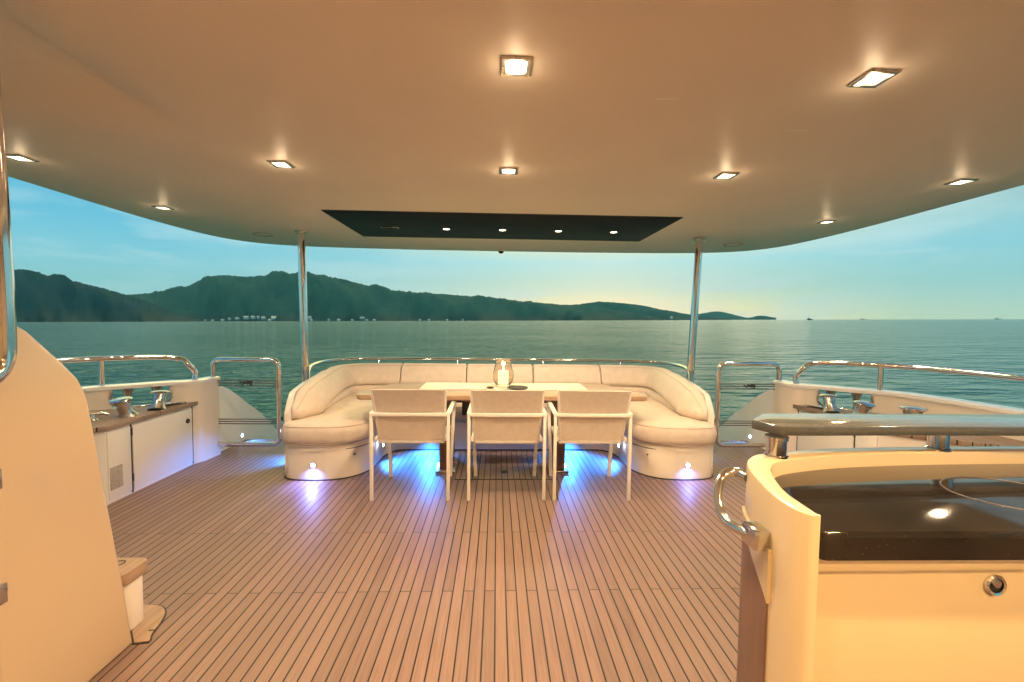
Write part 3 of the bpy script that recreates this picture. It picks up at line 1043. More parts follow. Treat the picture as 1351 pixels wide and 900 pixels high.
        ax = Vector((0.08 * side, lean * .40, 1)).normalized()
        rot = ax.to_track_quat('Z', 'Y').to_matrix()
        MB().lathe([(.0001, -.012), (.068, -.012), (.060, .01), (.048, .03), (.043, .09), (.048, .135), (.0001, .135)], tx, y, 22, 'z', True, rot, .600).obj('post', STEEL, b)
        q = Vector((tx, y, .600)) + ax * .132
        MB().lathe([(.0001, -.005), (.046, -.004), (.070, .003), (.074, .010), (.060, .019), (.03, .025), (.0001, .026)], q.x, q.y, 24, 'z', True, (rot if abs(lean) < .5 else Vector((0.05 * side, lean * .15, 1)).normalized().to_track_quat('Z', 'Y').to_matrix()), q.z).obj('cap', CHROME, b)
    cpx, cpy = m(3.33, side), 3.37
    cpn = thing('capstan', ('steel mooring capstan on the left locker top, half hidden by the stair wall' if side < 0 else 'broad ribbed steel mooring capstan on the right locker top above the bar shelf'), 'capstan', (cpx, cpy, .592), 'capstans on the lockers')
    MB().lathe([(.0001, .590), (.085, .590), (.08, .605), (.062, .62), (.058, .66), (.066, .70), (.0001, .70)], cpx, cpy, 10).obj('drum', STEEL, cpn, 20)
    MB().lathe([(.0001, .700), (.080, .700), (.088, .708), (.088, .718), (.06, .728), (.0001, .730)], cpx, cpy, 28).obj('cap', CHROME, cpn)
    # low cleat and a sliding bolt on the locker top
    cl = thing('cleat', ('small chrome cleat on the left locker top beside the stair wall' if side < 0 else 'small chrome cleat on the right locker top, low behind the bar shelf'), 'cleat', (m(3.12, side), 3.36, .592))
    xx = m(3.13, side)
    MB().tube([(xx - .06, 3.30, .628), (xx - .03, 3.33, .640), (xx + .03, 3.40, .640), (xx + .06, 3.43, .628)], .013, 10).obj('horn', CHROME, cl)
    MB().lathe([(.0001, .591), (.035, .591), (.018, .605), (.014, .636), (.0001, .636)], xx, 3.365, 16).obj('base', CHROME, cl)
    bo = thing('barrel_bolt', ('dark sliding bolt lying on the left locker top by the gate' if side < 0 else 'dark sliding bolt lying on the right locker top by the gate'), 'bolt', (m(2.94, side), 3.95, .592))
    MB().tube([(m(2.99, side), 3.84, .602), (m(2.93, side), 4.02, .602)], .008, 8, False).obj('rod', DARK, bo)
    MB().box(min(m(2.90, side), m(2.95, side)), 3.98, .591, max(m(2.90, side), m(2.95, side)), 4.03, .612, .004).obj('bracket', STEEL, bo)

    # guard rail on the bulwark cap
    gr = thing('guard_rail', ('polished steel guard rail ending in a bend on the left bulwark' if side < 0 else 'long polished steel guard rail on the right bulwark past the bar'), 'guard rail', (m(3.4, side), 3.6, .79), 'guard rails on the bulwarks')
    rp = along_bw(side, .06)
    P = [(rp[1].x, rp[1].y - .06, .79), (rp[1].x, rp[1].y - .05, .86), (rp[2].x, rp[2].y - .03, .945), (rp[3].x, rp[3].y - .01, .99), (rp[5].x, rp[5].y, 1.015)]
    P += [(rp[i].x, rp[i].y, 1.02) for i in range(7, len(BW))]
    MB().tube(P, .024, 14, True, 5).obj('tube', CHROME, gr)
    for (hw, y) in ((3.44, 3.80), (3.76, 2.0), (3.78, .3)):
        if y < 3:
            hw = hw
        MB().tube([(m(hw, side), y, .785), (m(hw, side), y, 1.015)], .020, 12, False).obj('stanchion', CHROME, gr)
    # side wall of the transom stairs
    sd = thing('stair_side_wall', ('white curved side wall of the transom stairs seen through the left gate' if side < 0 else 'white curved side wall of the transom stairs seen through the right gate'), 'stair wall', (m(2.95, side), 4.9, 0), 'side walls of the transom stairs')
    pr = spl2([(4.425, .69), (4.51, .683), (4.63, .639), (4.80, .545), (4.97, .429), (5.28, .23), (5.67, -.084), (5.95, -.4)], 4)
    pr = pr + [(5.95, -1.5), (4.425, -1.5)]
    xa, xb = m(2.90, side), m(3.02, side)
    MB().prism(pr, min(xa, xb), max(xa, xb), 'x', bev=.012).obj('panel', GEL_W, sd)
    courtesy(sd, (m(2.897, side), 4.86, .07), (-side, 0, 0), 24 if side < 0 else 8, BLUE, .25)

    # gate
    gt = thing('deck_gate', ('polished steel tube gate with thin wires between left locker and sofa' if side < 0 else 'polished steel tube gate with thin wires between sofa and right locker'), 'gate', (m(2.58, side), 4.4, 0), 'tube gates to the transom stairs')
    ga, gb = m(2.895, side), m(2.25, side)
    z0, z1 = .105, .965
    r_ = .07
    s_ = 1 if gb > ga else -1
    corners = []
    for (cx_, cz_, a0_) in ((ga + s_ * r_, z0 + r_, 180), (gb - s_ * r_, z0 + r_, 270), (gb - s_ * r_, z1 - r_, 0), (ga + s_ * r_, z1 - r_, 90)):
        for k in range(6):
            a = R(a0_ + 90 * k / 5)
            corners.append((cx_ + s_ * r_ * math.cos(a), 4.40, cz_ + r_ * math.sin(a)))
    MB().tube(corners, .024, 14, False, closed=True).obj('frame', CHROME, gt)
    for z in (.315, .338, .361, .70, .728, .752):
        MB().tube([(ga, 4.40, z), (gb, 4.40, z)], .0055, 6, False).obj('wire', DARKSTEEL, gt)
    # small script-like emblem on the upper wires
    xe = (ga + gb) / 2
    MB().tube([(xe - .06, 4.392, .728), (xe - .045, 4.39, .742), (xe - .035, 4.39, .722), (xe - .02, 4.39, .716), (xe - .012, 4.39, .748), (xe + .0, 4.39, .735), (xe + .01, 4.39, .722),
               (xe + .018, 4.39, .746), (xe + .03, 4.39, .742), (xe + .032, 4.39, .72), (xe + .045, 4.39, .745), (xe + .06, 4.39, .735), (xe + .05, 4.39, .705)], .008, 8, True, 4, flat=.5).obj('emblem', DARK, gt)
    for z in (.42, .50):
        MB().box(min(ga - s_ * .06, ga), 4.385, z, max(ga - s_ * .06, ga), 4.415, z + .045, .004).obj('hinge', STEEL, gt)
    MB().box(min(ga - s_ * .062, ga - s_ * .045), 4.375, .40, max(ga - s_ * .062, ga - s_ * .045), 4.425, .565, .004).obj('hinge_plate', STEEL, gt)
    MB().box(min(gb, gb + s_ * .035), 4.39, .35, max(gb, gb + s_ * .035), 4.41, .39, .003).obj('latch', DARK, gt)

# ------------------------------------------------------------------ stair wall on the left with its door, step and grab rail
fw = thing('stair_wall', 'tall smooth cream stair wall filling the near left corner, lit warm yellow', 'stair wall', (-1.6, 1.2, 0))
pf = [(1.827, .003), (1.790, .28), (1.745, .566), (1.705, .82), (1.682, .982), (1.664, 1.09), (1.632, 1.165), (1.575, 1.232), (1.468, 1.342), (1.405, 1.388), (1.30, 1.46), (1.0, 1.66), (.6, 1.93), (.3, 2.12), (.3, .003)]
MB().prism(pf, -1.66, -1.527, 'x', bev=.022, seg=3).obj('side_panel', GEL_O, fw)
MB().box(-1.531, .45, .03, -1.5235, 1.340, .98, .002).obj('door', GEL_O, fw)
for z in (.50, .86):
    MB().box(-1.526, 1.335, z, -1.520, 1.362, z + .062, .002).obj('hinge', STEEL, fw)
gb_ = thing('grab_rail', 'tall polished steel grab rail at the left edge in front of the stair wall', 'grab rail', (-1.46, 1.3, 1.2))
MB().tube([(-1.53, 1.06, 1.21), (-1.49, 1.17, 1.185), (-1.463, 1.26, 1.19), (-1.452, 1.318, 1.24), (-1.450, 1.330, 1.34), (-1.452, 1.330, 1.65), (-1.462, 1.332, 1.95), (-1.472, 1.335, 2.2), (-1.476, 1.337, 2.34)], .019, 14, True, 6).obj('tube', CHROME, gb_)
MB().lathe([(.0001, -.006), (.035, -.006), (.035, .006), (.0001, .010)], -1.526, 1.06, 20, 'x', True, None, 1.21).obj('flange', CHROME, gb_)
st = thing('boarding_step', 'low white step with teak tread poking out behind the yellow stair wall', 'step', (-1.95, 1.7, 0))
sp_ = round_poly([(-2.6, 1.3), (-1.667, 1.3), (-1.667, 1.80), (-1.60, 1.90), (-1.605, 1.985), (-2.6, 2.0)], [0, 0, .03, .05, .03, 0], 4)
MB().prism(sp_, .003, .225, bev=.006).obj('riser', GEL, st)
MB().prism(round_poly([(-2.6, 1.3), (-1.667, 1.3), (-1.667, 1.80), (-1.588, 1.87), (-1.588, 2.0), (-2.6, 2.02)], [0, 0, .02, .04, .04, 0], 4), .227, .282, bev=.006).obj('tread', TEAKPL, st)
MB().lathe([(.020, .2815), (.024, .2815), (.024, .2845), (.020, .2845)], -1.69, 1.95, 18, cap=False).obj('ring', DARK, st)
mb_ = thing('margin_board', 'curved teak margin board let into the deck around the foot of the step', 'deck board', (-1.55, 1.95, 0))
MP = spl2([(-1.70, 2.075), (-1.60, 2.062), (-1.545, 2.015), (-1.515, 1.945), (-1.498, 1.875), (-1.475, 1.835)], 4) + [(-1.53, 1.825), (-1.60, 1.90), (-1.70, 1.99)]
MB().prism(offset_poly(MP, -.007), .001, .004).obj('seam', DARK, mb_)
MB().prism(MP, .002, .007).obj('board', TEAKPL, mb_)
MB().box(-1.527, 1.895, .006, -1.50, 1.90, .0085).obj('joint', DARK, mb_)

# ------------------------------------------------------------------ bar counter on the right
br = thing('bar_counter', 'curved cream bar counter with black granite worktop and raised grey shelf, near right', 'bar counter', (1.3, 1.3, 0))
OUT = spl2([(.760, .962), (.738, .972), (.722, 1.01), (.724, 1.08), (.747, 1.18), (.778, 1.28), (.812, 1.350), (.850, 1.395), (.905, 1.434), (1.06, 1.472), (1.22, 1.497), (1.52, 1.517), (1.98, 1.530), (2.6, 1.532)], 5)
INN = spl2([(.762, .966), (.764, .985), (.767, 1.03), (.774, 1.10), (.800, 1.18), (.835, 1.258), (.862, 1.300), (.895, 1.335), (.945, 1.362), (1.06, 1.396), (1.20, 1.424), (1.50, 1.452), (1.98, 1.466), (2.6, 1.468)], 5)
wm = MB()
rs = []
for a, b in zip(OUT, INN):
    A, B = Vector(a), Vector(b)
    d = (B - A)
    w = d.length
    d.normalize()
    e = min(.008, w * .3)
    q = lambda P_, z: (P_.x, P_.y, z)
    rs.append([q(A, .004), q(A, .950 - e), q(A + d * e * .3, .950 - e * .3), q(A + d * e, .950), q(B - d * e, .950), q(B - d * e * .3, .950 - e * .3), q(B, .950 - e), q(B, .004)])
wm.rings(rs, True, True)
wm.obj('curved_wall', GEL_Y, br, 40)
WT = [(.775, .984), (.78, .976), (.79, .972), (2.6, .958), (2.6, 1.4672)] + [(a + .0012, b - .0012) for a, b in reversed(INN) if .768 < a < 2.59 and b > 1.03]
MB().prism(WT, .833, .905, bev=.006, seg=3).obj('worktop', GRANITE, br)
MB().box(.778, 1.000, .792, 2.6, 1.06, .8315, .003).obj('worktop_rail', GEL_Y, br)
MB().box(.784, 1.030, .05, 2.6, 1.05, .792, .004).obj('front_panel', GEL_Y, br)
MB().box(.772, 1.046, .004, 2.6, 1.075, .80).obj('carcass', KICK, br)
lt = MB()
lt.lathe([(.019, .0), (.027, .0), (.028, -.006), (.024, -.010), (.019, -.008)], 1.276, 1.030, 28, 'y', False, None, .737)
l_ = lt.obj('latch_ring', CHROME, br)
MB().lathe([(.0001, .002), (.020, .002), (.020, -.003), (.0001, -.003)], 1.276, 1.030, 24, 'y', True, None, .737).obj('latch_cup', DARK, br)
MB().lathe([(.0001, -.014), (.010, -.013), (.012, -.004), (.0001, -.004)], 1.272, 1.030, 18, 'y', True, None, .745).obj('latch_button', CHROME, br)
# round sink lid flush in the worktop
SX, SY, SR = 1.515, 1.195, .165
sz = lambda y: .9052
ring = [(SX + SR * math.cos(2 * math.pi * k / 40), SY + SR * .80 * math.sin(2 * math.pi * k / 40), sz(SY + SR * .80 * math.sin(2 * math.pi * k / 40))) for k in range(40)]
MB().tube(ring, .0022, 8, False, closed=True).obj('sink_rim', DARKSTEEL, br)
# raised shelf on posts
SH = round_poly([(.915, 1.505), (.955, 1.405), (1.10, 1.404), (1.45, 1.412), (2.7, 1.405), (2.7, 1.615), (1.03, 1.615)], [.012, .03, 0, 0, 0, 0, .04], 4)
MB().prism(SH, 1.018, 1.050, bev=.003).obj('shelf', GLASSTOP, br)
for x, y in ((.945, 1.405), (1.600, 1.49), (2.3, 1.50)):
    MB().lathe([(.0001, .949), (.036, .949), (.036, .955), (.031, .957), (.031, 1.006), (.036, 1.008), (.036, 1.0185), (.0001, 1.0185)], x, y, 28).obj('shelf_post', CHROME, br)
# bow handle outside with square end bracket
MB().tube([(.800, 1.325, .906), (.785, 1.355, .912), (.757, 1.365, .905), (.725, 1.35, .88), (.696, 1.30, .845), (.682, 1.25, .822), (.682, 1.20, .815), (.69, 1.15, .820), (.70, 1.12, .825)], .015, 14, True, 6).obj('bow_handle', CHROME, br)
MB().box(.683, 1.085, .795, .726, 1.15, .850, .004).obj('handle_bracket', CHROME, br)


# kick panel and raised moulding following the outer curve
def shell_patch(y0, y1, zlow, ztop, off, name, mat, n=14):
    pts = [p for p in OUT if p[0] < .9]
    pts = pts[6:]
    sel = []
    for k in range(n + 1):
        y = y0 + (y1 - y0) * k / n
        # x on the outer curve for this y
        x = None
        for a, b in zip(pts[:-1], pts[1:]):
            if min(a[1], b[1]) - 1e-6 <= y <= max(a[1], b[1]) + 1e-6 and abs(a[1] - b[1]) > 1e-9:
                tt = (y - a[1]) / (b[1] - a[1])
                x = a[0] + (b[0] - a[0]) * tt
                break
        if x is None:
            x = pts[0][0]
        sel.append((x, y))
    rs = []
    for k, (x, y) in enumerate(sel):
        f_ = k / n
        zl, zt = zlow(f_), ztop(f_)
        rs.append([(x + .004, y, zl), (x - off, y, zl), (x - off, y, zt), (x + .004, y, zt)])
    return MB().rings(rs, True, True).obj(name, mat, br, 30)


cut = lambda f_: .66 + .10 * f_**.6 if f_ > 0 else .66
shell_patch(1.085, 1.345, lambda f_: .004, lambda f_: .655 + .125 * min(1, f_ * 1.0)**.75, .006, 'kick_panel', KICK)
shell_patch(1.075, 1.345, lambda f_: .662 + .125 * min(1, f_ * 1.0)**.75, lambda f_: .805, .010, 'raised_moulding', GEL_Y)

# ------------------------------------------------------------------ the sea and what lies beyond
aa, bb = .0139, -.0026                     # the moored boat lists a little against the horizon
RS = Matrix.Rotation(-aa, 4, 'Y') @ Matrix.Rotation(bb, 4, 'X')
WL = -3.6                                  # water level below the camera


def sea_place(o, p=(0, 0, 0)):
    o.matrix_world = Matrix.Translation(CAM) @ RS @ Matrix.Translation(Vector(p))


def sea_dir(px, py):
    """direction of a sight line in the sea's own frame"""
    d = right * (px - ccx) + up * -(py - ccy) + fwd * f_px
    return RS.to_3x3().transposed() @ d


def sea_mat():
    mt, nt, out = new_mat('sea_water')
    b = node(nt, 'ShaderNodeBsdfPrincipled')
    b.inputs['IOR'].default_value = 1.333
    tc = node(nt, 'ShaderNodeTexCoord')
    mp = node(nt, 'ShaderNodeMapping')
    mp.inputs['Scale'].default_value = (.55, 1.0, 1)
    mp.inputs['Rotation'].default_value = (0, 0, R(12))
    nt.links.new(tc.outputs['Object'], mp.inputs[0])
    n1 = node(nt, 'ShaderNodeTexNoise', Scale=.36, Detail=4.0, Roughness=.55)
    n2 = node(nt, 'ShaderNodeTexNoise', Scale=.9, Detail=4.0, Roughness=.55)
    n3 = node(nt, 'ShaderNodeTexNoise', Scale=.035, Detail=3.0)
    for n in (n1, n2, n3):
        nt.links.new(mp.outputs[0], n.inputs['Vector'])
    hgt = math_n(nt, 'MULTIPLY_ADD', n1.outputs[0], 2.5, math_n(nt, 'MULTIPLY', n2.outputs[0], 1.1))
    gust = ramp(nt, n3.outputs[0], [(.35, (.55, .55, .55)), (.65, (1, 1, 1))])
    hgt = math_n(nt, 'MULTIPLY', hgt, gust)
    bp = node(nt, 'ShaderNodeBump', Strength=.9, Distance=1.0)
    nt.links.new(hgt, bp.inputs['Height'])
    nt.links.new(bp.outputs[0], b.inputs['Normal'])
    b.inputs['Base Color'].default_value = (.040, .26, .155, 1)
    b.inputs['Specular IOR Level'].default_value = .45
    b.inputs['Roughness'].default_value = .10
    nt.links.new(b.outputs[0], out.inputs[0])
    return mt


s = MB()
N = 64
rings = []
for r in (1, 30, 120, 500, 2000, 9000):
    rings.append([(r * math.cos(2 * math.pi * k / N), r * math.sin(2 * math.pi * k / N), WL) for k in range(N)])
s.rings(rings, True, False)
s.bm.faces.new([v for v in s.bm.verts[:N]])
sea = s.obj('sea', sea_mat(), None, 180, False)
sea_place(sea)
struct(sea)


def hill_mat(name, c1, c2, sc):
    mt, nt, out = new_mat(name)
    b = node(nt, 'ShaderNodeBsdfPrincipled')
    b.inputs['Roughness'].default_value = .9
    b.inputs['Specular IOR Level'].default_value = .1
    tc = node(nt, 'ShaderNodeTexCoord')
    n1 = node(nt, 'ShaderNodeTexNoise', Scale=sc, Detail=8.0, Roughness=.65)
    nt.links.new(tc.outputs['Object'], n1.inputs['Vector'])
    n2 = node(nt, 'ShaderNodeTexNoise', Scale=sc * 12, Detail=4.0, Roughness=.6)
    nt.links.new(tc.outputs['Object'], n2.inputs['Vector'])
    k = math_n(nt, 'MULTIPLY_ADD', n2.outputs[0], .5, math_n(nt, 'MULTIPLY', n1.outputs[0], .6))
    low = node(nt, 'ShaderNodeSeparateXYZ')
    nt.links.new(tc.outputs['Object'], low.inputs[0])
    lz = math_n(nt, 'ADD', low.outputs[2], math_n(nt, 'MULTIPLY', n1.outputs[0], 60.0))
    lf = ramp(nt, math_n(nt, 'DIVIDE', lz, 140.0), [(.22, (1, 1, 1)), (.75, (0, 0, 0))])
    cc = ramp(nt, k, [(.4, c1), (.68, c2)])
    nt.links.new(mix_c(nt, lf, cc, (.13, .10, .055)), b.inputs['Base Color'])
    nt.links.new(b.outputs[0], out.inputs[0])
    return mt


HM = hill_mat('wooded_hillside', (.012, .046, .042), (.040, .095, .078), .006)  # bluish haze tint put into the forest colours


def hill(name, ridge, D, depth, seed, mat=HM, bumps=1.0):
    """a wooded hill range; ridge points are sight lines (px, py) met at distance D"""
    rnd = random.Random(seed)
    xs = [p[0] for p in ridge]
    n = int((xs[-1] - xs[0]) / 1.1)
    pts = []
    for i in range(n + 1):
        px = xs[0] + (xs[-1] - xs[0]) * i / n
        py = ridge[-1][1]
        for k in range(len(ridge) - 1):
            a, b = ridge[k], ridge[k + 1]
            if a[0] <= px <= b[0]:
                t_ = (px - a[0]) / (b[0] - a[0])
                z0, z3 = ridge[max(k - 1, 0)], ridge[min(k + 2, len(ridge) - 1)]
                m1 = (b[1] - z0[1]) / (b[0] - z0[0]) * (b[0] - a[0])
                m2 = (z3[1] - a[1]) / (z3[0] - a[0]) * (b[0] - a[0])
                py = (2*t_**3 - 3*t_**2 + 1) * a[1] + (t_**3 - 2*t_**2 + t_) * m1 + (3*t_**2 - 2*t_**3) * b[1] + (t_**3 - t_**2) * m2
                break
        pts.append((px, py))
    # round the joints of the sight lines, then add the ragged line of the tree tops
    ys = [q[1] for q in pts]
    sm = []
    for i in range(len(ys)):
        w_ = ys[max(0, i - 7):i + 8]
        sm.append(sum(w_) / len(w_))
    pts = [(px, py + bumps * min(1, max(0, (420 - py) / 14)) * (.22 * math.sin(px * .31 + seed) * math.sin(px * .083 + 2 * seed) + .25 * math.sin(px * .9 + seed * 3) + rnd.uniform(-.35, .35))) for (px, _), py in zip(pts, sm)]
    rows = [(0.0, 0.0), (.10, .10), (.25, .30), (.42, .55), (.60, .76), (.78, .91), (.9, .975), (1, 1), (1.15, .9), (1.4, .5), (1.7, 0)]
    ph = [rnd.uniform(0, 6.28) for _ in range(12)]
    rings = []
    cxm = None
    for fr, hz in rows:
        ring = []
        for (px, py) in pts:
            d = sea_dir(px, py)
            d = d * (D / d.y)
            zr = max(d.z - WL, 0.5)
            fold = sum(math.sin(px * w_ + ph[k] + fr * (7, -5, 9, -11)[k]) * a_ for k, (w_, a_) in enumerate(((.045, .5), (.09, .35), (.19, .22), (.37, .12))))
            dist = D - depth * (1 - fr) * (1 + .22 * fold)
            z = zr * hz * (1 + (.10 * fold if 0.05 < fr < .95 else 0))
            if fr > .5:
                z += rnd.uniform(-1, 1) * bumps * D / 4000 * min(1, zr / 40) * (3.0 if rnd.random() < .25 else 1.4)
            k_ = dist / D
            ring.append((d.x * k_, dist, WL + z if hz > 0 else WL - 1.0))
        rings.append(ring)
    h_ = MB()
    h_.rings(rings, False, False)
    o = h_.obj(name, mat, None, 180)
    sea_place(o)
    struct(o)
    return o


hill('hill', [(-260, 372), (-120, 360), (-40, 366), (0, 361), (20, 356), (38, 356), (60, 363), (100, 372), (127, 378), (163, 388), (190, 396), (215, 407), (235, 417), (262, 422)], 3000, 700, 3)
HM2 = hill_mat('green_hillside', (.045, .12, .065), (.11, .20, .095), .005)
hill('hill', [(60, 420), (120, 396), (180, 388), (207, 386), (240, 380), (253, 375), (267, 368), (293, 363), (320, 365), (367, 363), (393, 360), (417, 362), (450, 368), (490, 378), (522, 384), (560, 386.5), (604, 389.5), (640, 393), (685, 397), (730, 401), (780, 405), (830, 412), (870, 420.6)], 4300, 900, 5, HM2)
hill('hill', [(690, 421), (730, 407), (758, 403), (770, 400.5), (783, 399), (807, 398.8), (830, 401), (848, 403), (870, 408), (889, 411.5), (913, 415.5), (935, 418.5), (965, 421)], 5200, 500, 8, HM2, bumps=.7)
hill('hill', [(880, 421), (910, 416), (930, 413), (945, 410.5), (960, 413), (975, 417), (992, 420.6)], 8500, 400, 11, HM2, bumps=.5)
hill('hill', [(986, 421), (994, 418.4), (1003, 416.2), (1014, 417.4), (1024, 420.8)], 7600, 120, 13, HM2, bumps=.5)

# shore houses
HOUSE = simple('pale_plaster', (.80, .72, .56), .7, var=.1, vscale=.2)
LIT = emit('lit_house_front', (1.0, .80, .48), .9, (.75, .7, .6))
ROOF = simple('house_roof', (.30, .20, .15), .8, var=.2, vscale=.3)


def house(px, w, h_, D, lift, lab, roofed):
    d = sea_dir(px, 421)
    d = d * (D / d.y)
    W, H_ = w * D / f_px, h_ * D / f_px
    z0 = WL + lift * D / f_px
    b_ = MB()
    b_.box(-W / 2, -6, -3 - lift * D / f_px * .3, W / 2, 8, H_)
    n0 = len(b_.bm.faces)
    if roofed:
        b_.prism([(-W * .55, H_), (W * .55, H_), (W * .3, H_ * 1.35), (-W * .3, H_ * 1.35)], -7, 9, 'y')
    else:
        b_.box(-W * .3, -3, H_ + .01, W * .25, 5, H_ * 1.25)
    for k in range(max(1, int(W / 7))):
        b_.box(-W / 2 + 2 + k * 7, -6.4, H_ * .35, -W / 2 + 5.2 + k * 7, -6.01, H_ * .75)
    b_.bm.faces.ensure_lookup_table()
    for f_ in b_.bm.faces:
        c = f_.calc_center_median()
        if c.y < -5.9 and -6.5 < c.y and f_.calc_area() < W * H_ * .5:
            f_.material_index = 1
        if roofed and c.z > H_ * 1.02:
            f_.material_index = 2
    o = b_.obj('shore_building', [HOUSE, LIT, ROOF], None, 20)
    sea_place(o, (d.x, d.y, z0))
    tag(o, lab, 'building', 'buildings along the far shore')


hs = [(271, 2.2, 1.5, .6), (281, 3, 1.6, .4), (294, 4, 1.6, .8), (303, 3, 1.8, 2.6), (313, 5, 1.6, 3.2), (325, 6, 2.6, 4.0), (334, 5, 2.2, 4.4), (341, 3, 2.4, 4.2), (348, 5, 2.2, 3.6), (362, 7, 4.2, 2.4), (373, 5, 1.8, 1.0), (380, 3.4, 2.2, .8),
      (356, 4, 2.0, .6), (409, 4, 2.4, 3.6), (411, 3, 1.8, .6), (434, 2.2, 2.2, .6), (447, 4, 1.8, .6), (465, 3, 1.4, .8), (478, 6, 1.2, 4.0), (484, 3, 1.4, .7), (494, 4, 1.6, .6), (505, 6, 2.6, .5), (513, 3, 1.5, .6), (538, 6, 2.0, .6), (554, 3, 1.4, .6), (566, 3, 1.6, .4),
      (590, 2.4, 1.4, .5), (611, 2.2, 1.4, .5), (636, 2.4, 1.6, .5), (660, 2.2, 1.4, .5), (664, 2.2, 1.2, 1.6), (820, 3, 1.6, .8), (831, 4, 1.6, .6), (850, 7, 2.4, .8), (857, 4, 3.0, 1.0), (886, 3, 2.2, 2.6)]
for i, (px, w, h_, lift) in enumerate(hs):
    if px < 390 and 300 < px:
        where = 'in the bright shore cluster left of the left pole'
    elif px <= 300:
        where = 'low on the shore left of the bright cluster'
    elif px < 430:
        where = 'on the shore just right of the left pole'
    elif px < 580:
        where = 'on the shore above the left half of the sofa'
    elif px < 700:
        where = 'on the dim shore above the candle lantern'
    else:
        where = 'on the shore under the hill left of the right pole'
    look = ['pale flat building', 'pale roofed house'][i % 2]
    near = 3400 if px < 700 else 4600
    house(px, w, h_ * 1.15, near, lift, look + ' ' + where, bool(i % 2))


# ships on the horizon
def ship(px, D, L, H_, lab, kind):
    d = sea_dir(px, 421)
    d = d * (D / d.y)
    t = thing(kind, lab, 'ship', (0, 0, 0), 'vessels on the horizon')
    hullm = simple('ship_hull', (.06, .06, .07), .6)
    supm = simple('ship_house', (.35, .35, .34), .6)
    hp = [(-L / 2, H_ * .35), (-L * .42, 0), (L * .45, 0), (L / 2, H_ * .42), (L * .4, H_ * .36)]
    MB().prism(hp, -L * .08, L * .08, 'y').obj('hull', hullm, t)
    MB().box(-L * .25, -L * .06, H_ * .30, L * .02, L * .06, H_ * .62).obj('deckhouse', supm, t)
    MB().box(-L * .18, -L * .05, H_ * .622, -L * .06, L * .05, H_ * .78).obj('bridge', supm, t)
    MB().tube([(-L * .1, 0, H_ * .7), (-L * .1, 0, H_ * 1.15)], L * .012, 6, False).obj('mast', hullm, t)
    sea_place(t, (d.x, d.y, WL - .2))
    for ch in t.children:
        ch.matrix_parent_inverse = Matrix.Identity(4)
    return t


ship(1068, 2600, 34, 19, 'dark tug boat with mast on the horizon right of the small island', 'tug_boat')
ship(1138, 6200, 75, 24, 'hazy far ship on the horizon right of the dark tug boat', 'cargo_ship')
ship(1316, 6200, 90, 26, 'hazy far ship on the horizon near the right edge of the photo', 'cargo_ship')

# haze
hz = MB()
hz.box(-9300, -9300, WL - 3.0, 9300, 9300, 900)
hm, nt, out = new_mat('sea_haze')
pv = node(nt, 'ShaderNodeVolumePrincipled')
pv.inputs['Color'].default_value = (.50, .92, .82, 1)
pv.inputs['Density'].default_value = 5e-5
nt.links.new(pv.outputs[0], out.inputs['Volume'])
ho = hz.obj('haze', hm, None, 180, False)
sea_place(ho)
struct(ho, 'stuff')

# ------------------------------------------------------------------ sky and sun
SUN_AZ, SUN_EL = 14.0, 2.5                  # towards the pale glow behind the far shore
wd = bpy.data.worlds.new('World')
scene.world = wd
wd.use_nodes = True
nt = wd.node_tree
for n in list(nt.nodes):
    nt.nodes.remove(n)
out = nt.nodes.new('ShaderNodeOutputWorld')
tc = node(nt, 'ShaderNodeTexCoord')
nv = node(nt, 'ShaderNodeVectorMath', operation='NORMALIZE')
nt.links.new(tc.outputs['Generated'], nv.inputs[0])
sp = node(nt, 'ShaderNodeSeparateXYZ')
nt.links.new(nv.outputs[0], sp.inputs[0])
el = math_n(nt, 'MAXIMUM', sp.outputs[2], 0.0)
hl = math_n(nt, 'SQRT', math_n(nt, 'MAXIMUM', math_n(nt, 'SUBTRACT', 1.0, math_n(nt, 'MULTIPLY', el, el)), 1e-4))
sx, sy = math.sin(R(SUN_AZ)), math.cos(R(SUN_AZ))
dt = math_n(nt, 'DIVIDE', math_n(nt, 'MULTIPLY_ADD', sp.outputs[0], sx, math_n(nt, 'MULTIPLY', sp.outputs[1], sy)), hl)
els = math_n(nt, 'POWER', el, 0.5)          # 0 horizon .. 1 zenith, stretched near the horizon
# away from the glow, and towards it
cool = ramp(nt, els, [(0.0, (.40, .66, .58)), (.16, (.37, .70, .70)), (.30, (.27, .66, .78)), (.40, (.145, .54, .74)), (.48, (.075, .42, .66)), (.58, (.04, .26, .46)), (.75, (.05, .22, .42)), (1.0, (.035, .13, .28))])
glow = ramp(nt, els, [(0.0, (1.12, 1.00, .46)), (.16, (.92, .92, .54)), (.26, (.58, .80, .68)), (.36, (.42, .78, .82)), (.44, (.90, .86, .46)), (.60, (.95, .84, .40)), (.80, (.10, .22, .36)), (1.0, (.035, .13, .28))])  # upper stops: golden tint added in the unseen sky for the sea to reflect
gf = ramp(nt, dt, [(.62, (0, 0, 0)), (.86, (.42, .42, .42)), (.975, (1, 1, 1))])
sky = mix_c(nt, gf, cool, glow)
# soft streaky cloud
mp = node(nt, 'ShaderNodeMapping')
mp.inputs['Scale'].default_value = (1.4, 1.4, 9.0)
nt.links.new(nv.outputs[0], mp.inputs[0])
cn = node(nt, 'ShaderNodeTexNoise', Scale=2.6, Detail=7.0, Roughness=.52, Distortion=.4)
nt.links.new(mp.outputs[0], cn.inputs['Vector'])
cf = ramp(nt, cn.outputs[0], [(.48, (0, 0, 0)), (.68, (.60, .60, .60))])
sky = mix_c(nt, cf, sky, (.56, .80, .86))
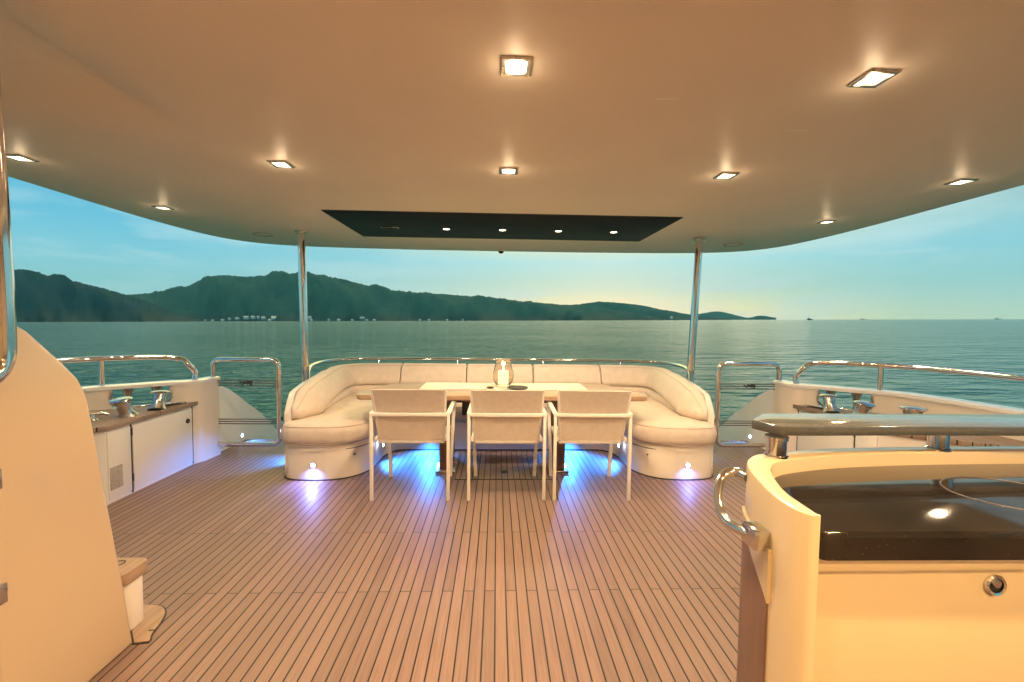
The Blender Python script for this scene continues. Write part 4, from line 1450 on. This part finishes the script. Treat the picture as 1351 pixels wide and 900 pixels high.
# bright cloud sheet added in the unseen upper sky to lighten the sea's reflections
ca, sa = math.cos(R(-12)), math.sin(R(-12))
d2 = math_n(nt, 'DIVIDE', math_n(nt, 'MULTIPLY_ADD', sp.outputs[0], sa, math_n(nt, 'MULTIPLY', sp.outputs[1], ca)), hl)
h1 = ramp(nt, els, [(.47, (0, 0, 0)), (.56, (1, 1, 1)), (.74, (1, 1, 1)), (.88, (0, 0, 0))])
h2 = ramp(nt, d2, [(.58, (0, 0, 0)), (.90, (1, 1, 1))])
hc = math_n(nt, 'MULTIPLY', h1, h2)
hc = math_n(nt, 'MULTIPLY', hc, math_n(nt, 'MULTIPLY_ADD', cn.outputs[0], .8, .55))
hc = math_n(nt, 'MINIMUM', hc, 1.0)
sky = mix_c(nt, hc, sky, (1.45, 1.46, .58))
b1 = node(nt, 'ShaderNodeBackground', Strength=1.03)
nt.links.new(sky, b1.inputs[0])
ns = node(nt, 'ShaderNodeTexSky')
ns.sky_type = 'NISHITA'
ns.sun_disc = False
ns.sun_elevation = R(SUN_EL)
ns.sun_rotation = R(SUN_AZ)
b2 = node(nt, 'ShaderNodeBackground', Strength=.012)
nt.links.new(ns.outputs[0], b2.inputs[0])
ad = nt.nodes.new('ShaderNodeAddShader')
nt.links.new(b1.outputs[0], ad.inputs[0])
nt.links.new(b2.outputs[0], ad.inputs[1])
nt.links.new(ad.outputs[0], out.inputs[0])

sl = bpy.data.lights.new('sun', 'SUN')
sl.energy = .15
sl.angle = R(45)
sl.specular_factor = .2
sl.color = (1, .78, .5)
so = bpy.data.objects.new('sun', sl)
C.objects.link(so)
d = Vector((sx * math.cos(R(SUN_EL)), sy * math.cos(R(SUN_EL)), math.sin(R(SUN_EL))))
so.rotation_euler = (-d).to_track_quat('-Z', 'Y').to_euler()

# ------------------------------------------------------------------ render settings
scene.view_settings.view_transform = 'Standard'
scene.view_settings.look = 'None'
scene.view_settings.exposure = 0.14
scene.view_settings.gamma = 1.0
scene.view_settings.use_curve_mapping = False
cy = scene.cycles
cy.use_denoising = True
cy.max_bounces = 10
cy.diffuse_bounces = 5
cy.glossy_bounces = 5
cy.transmission_bounces = 8
cy.volume_bounces = 1
cy.sample_clamp_indirect = 6
cy.caustics_reflective = False
cy.caustics_refractive = False
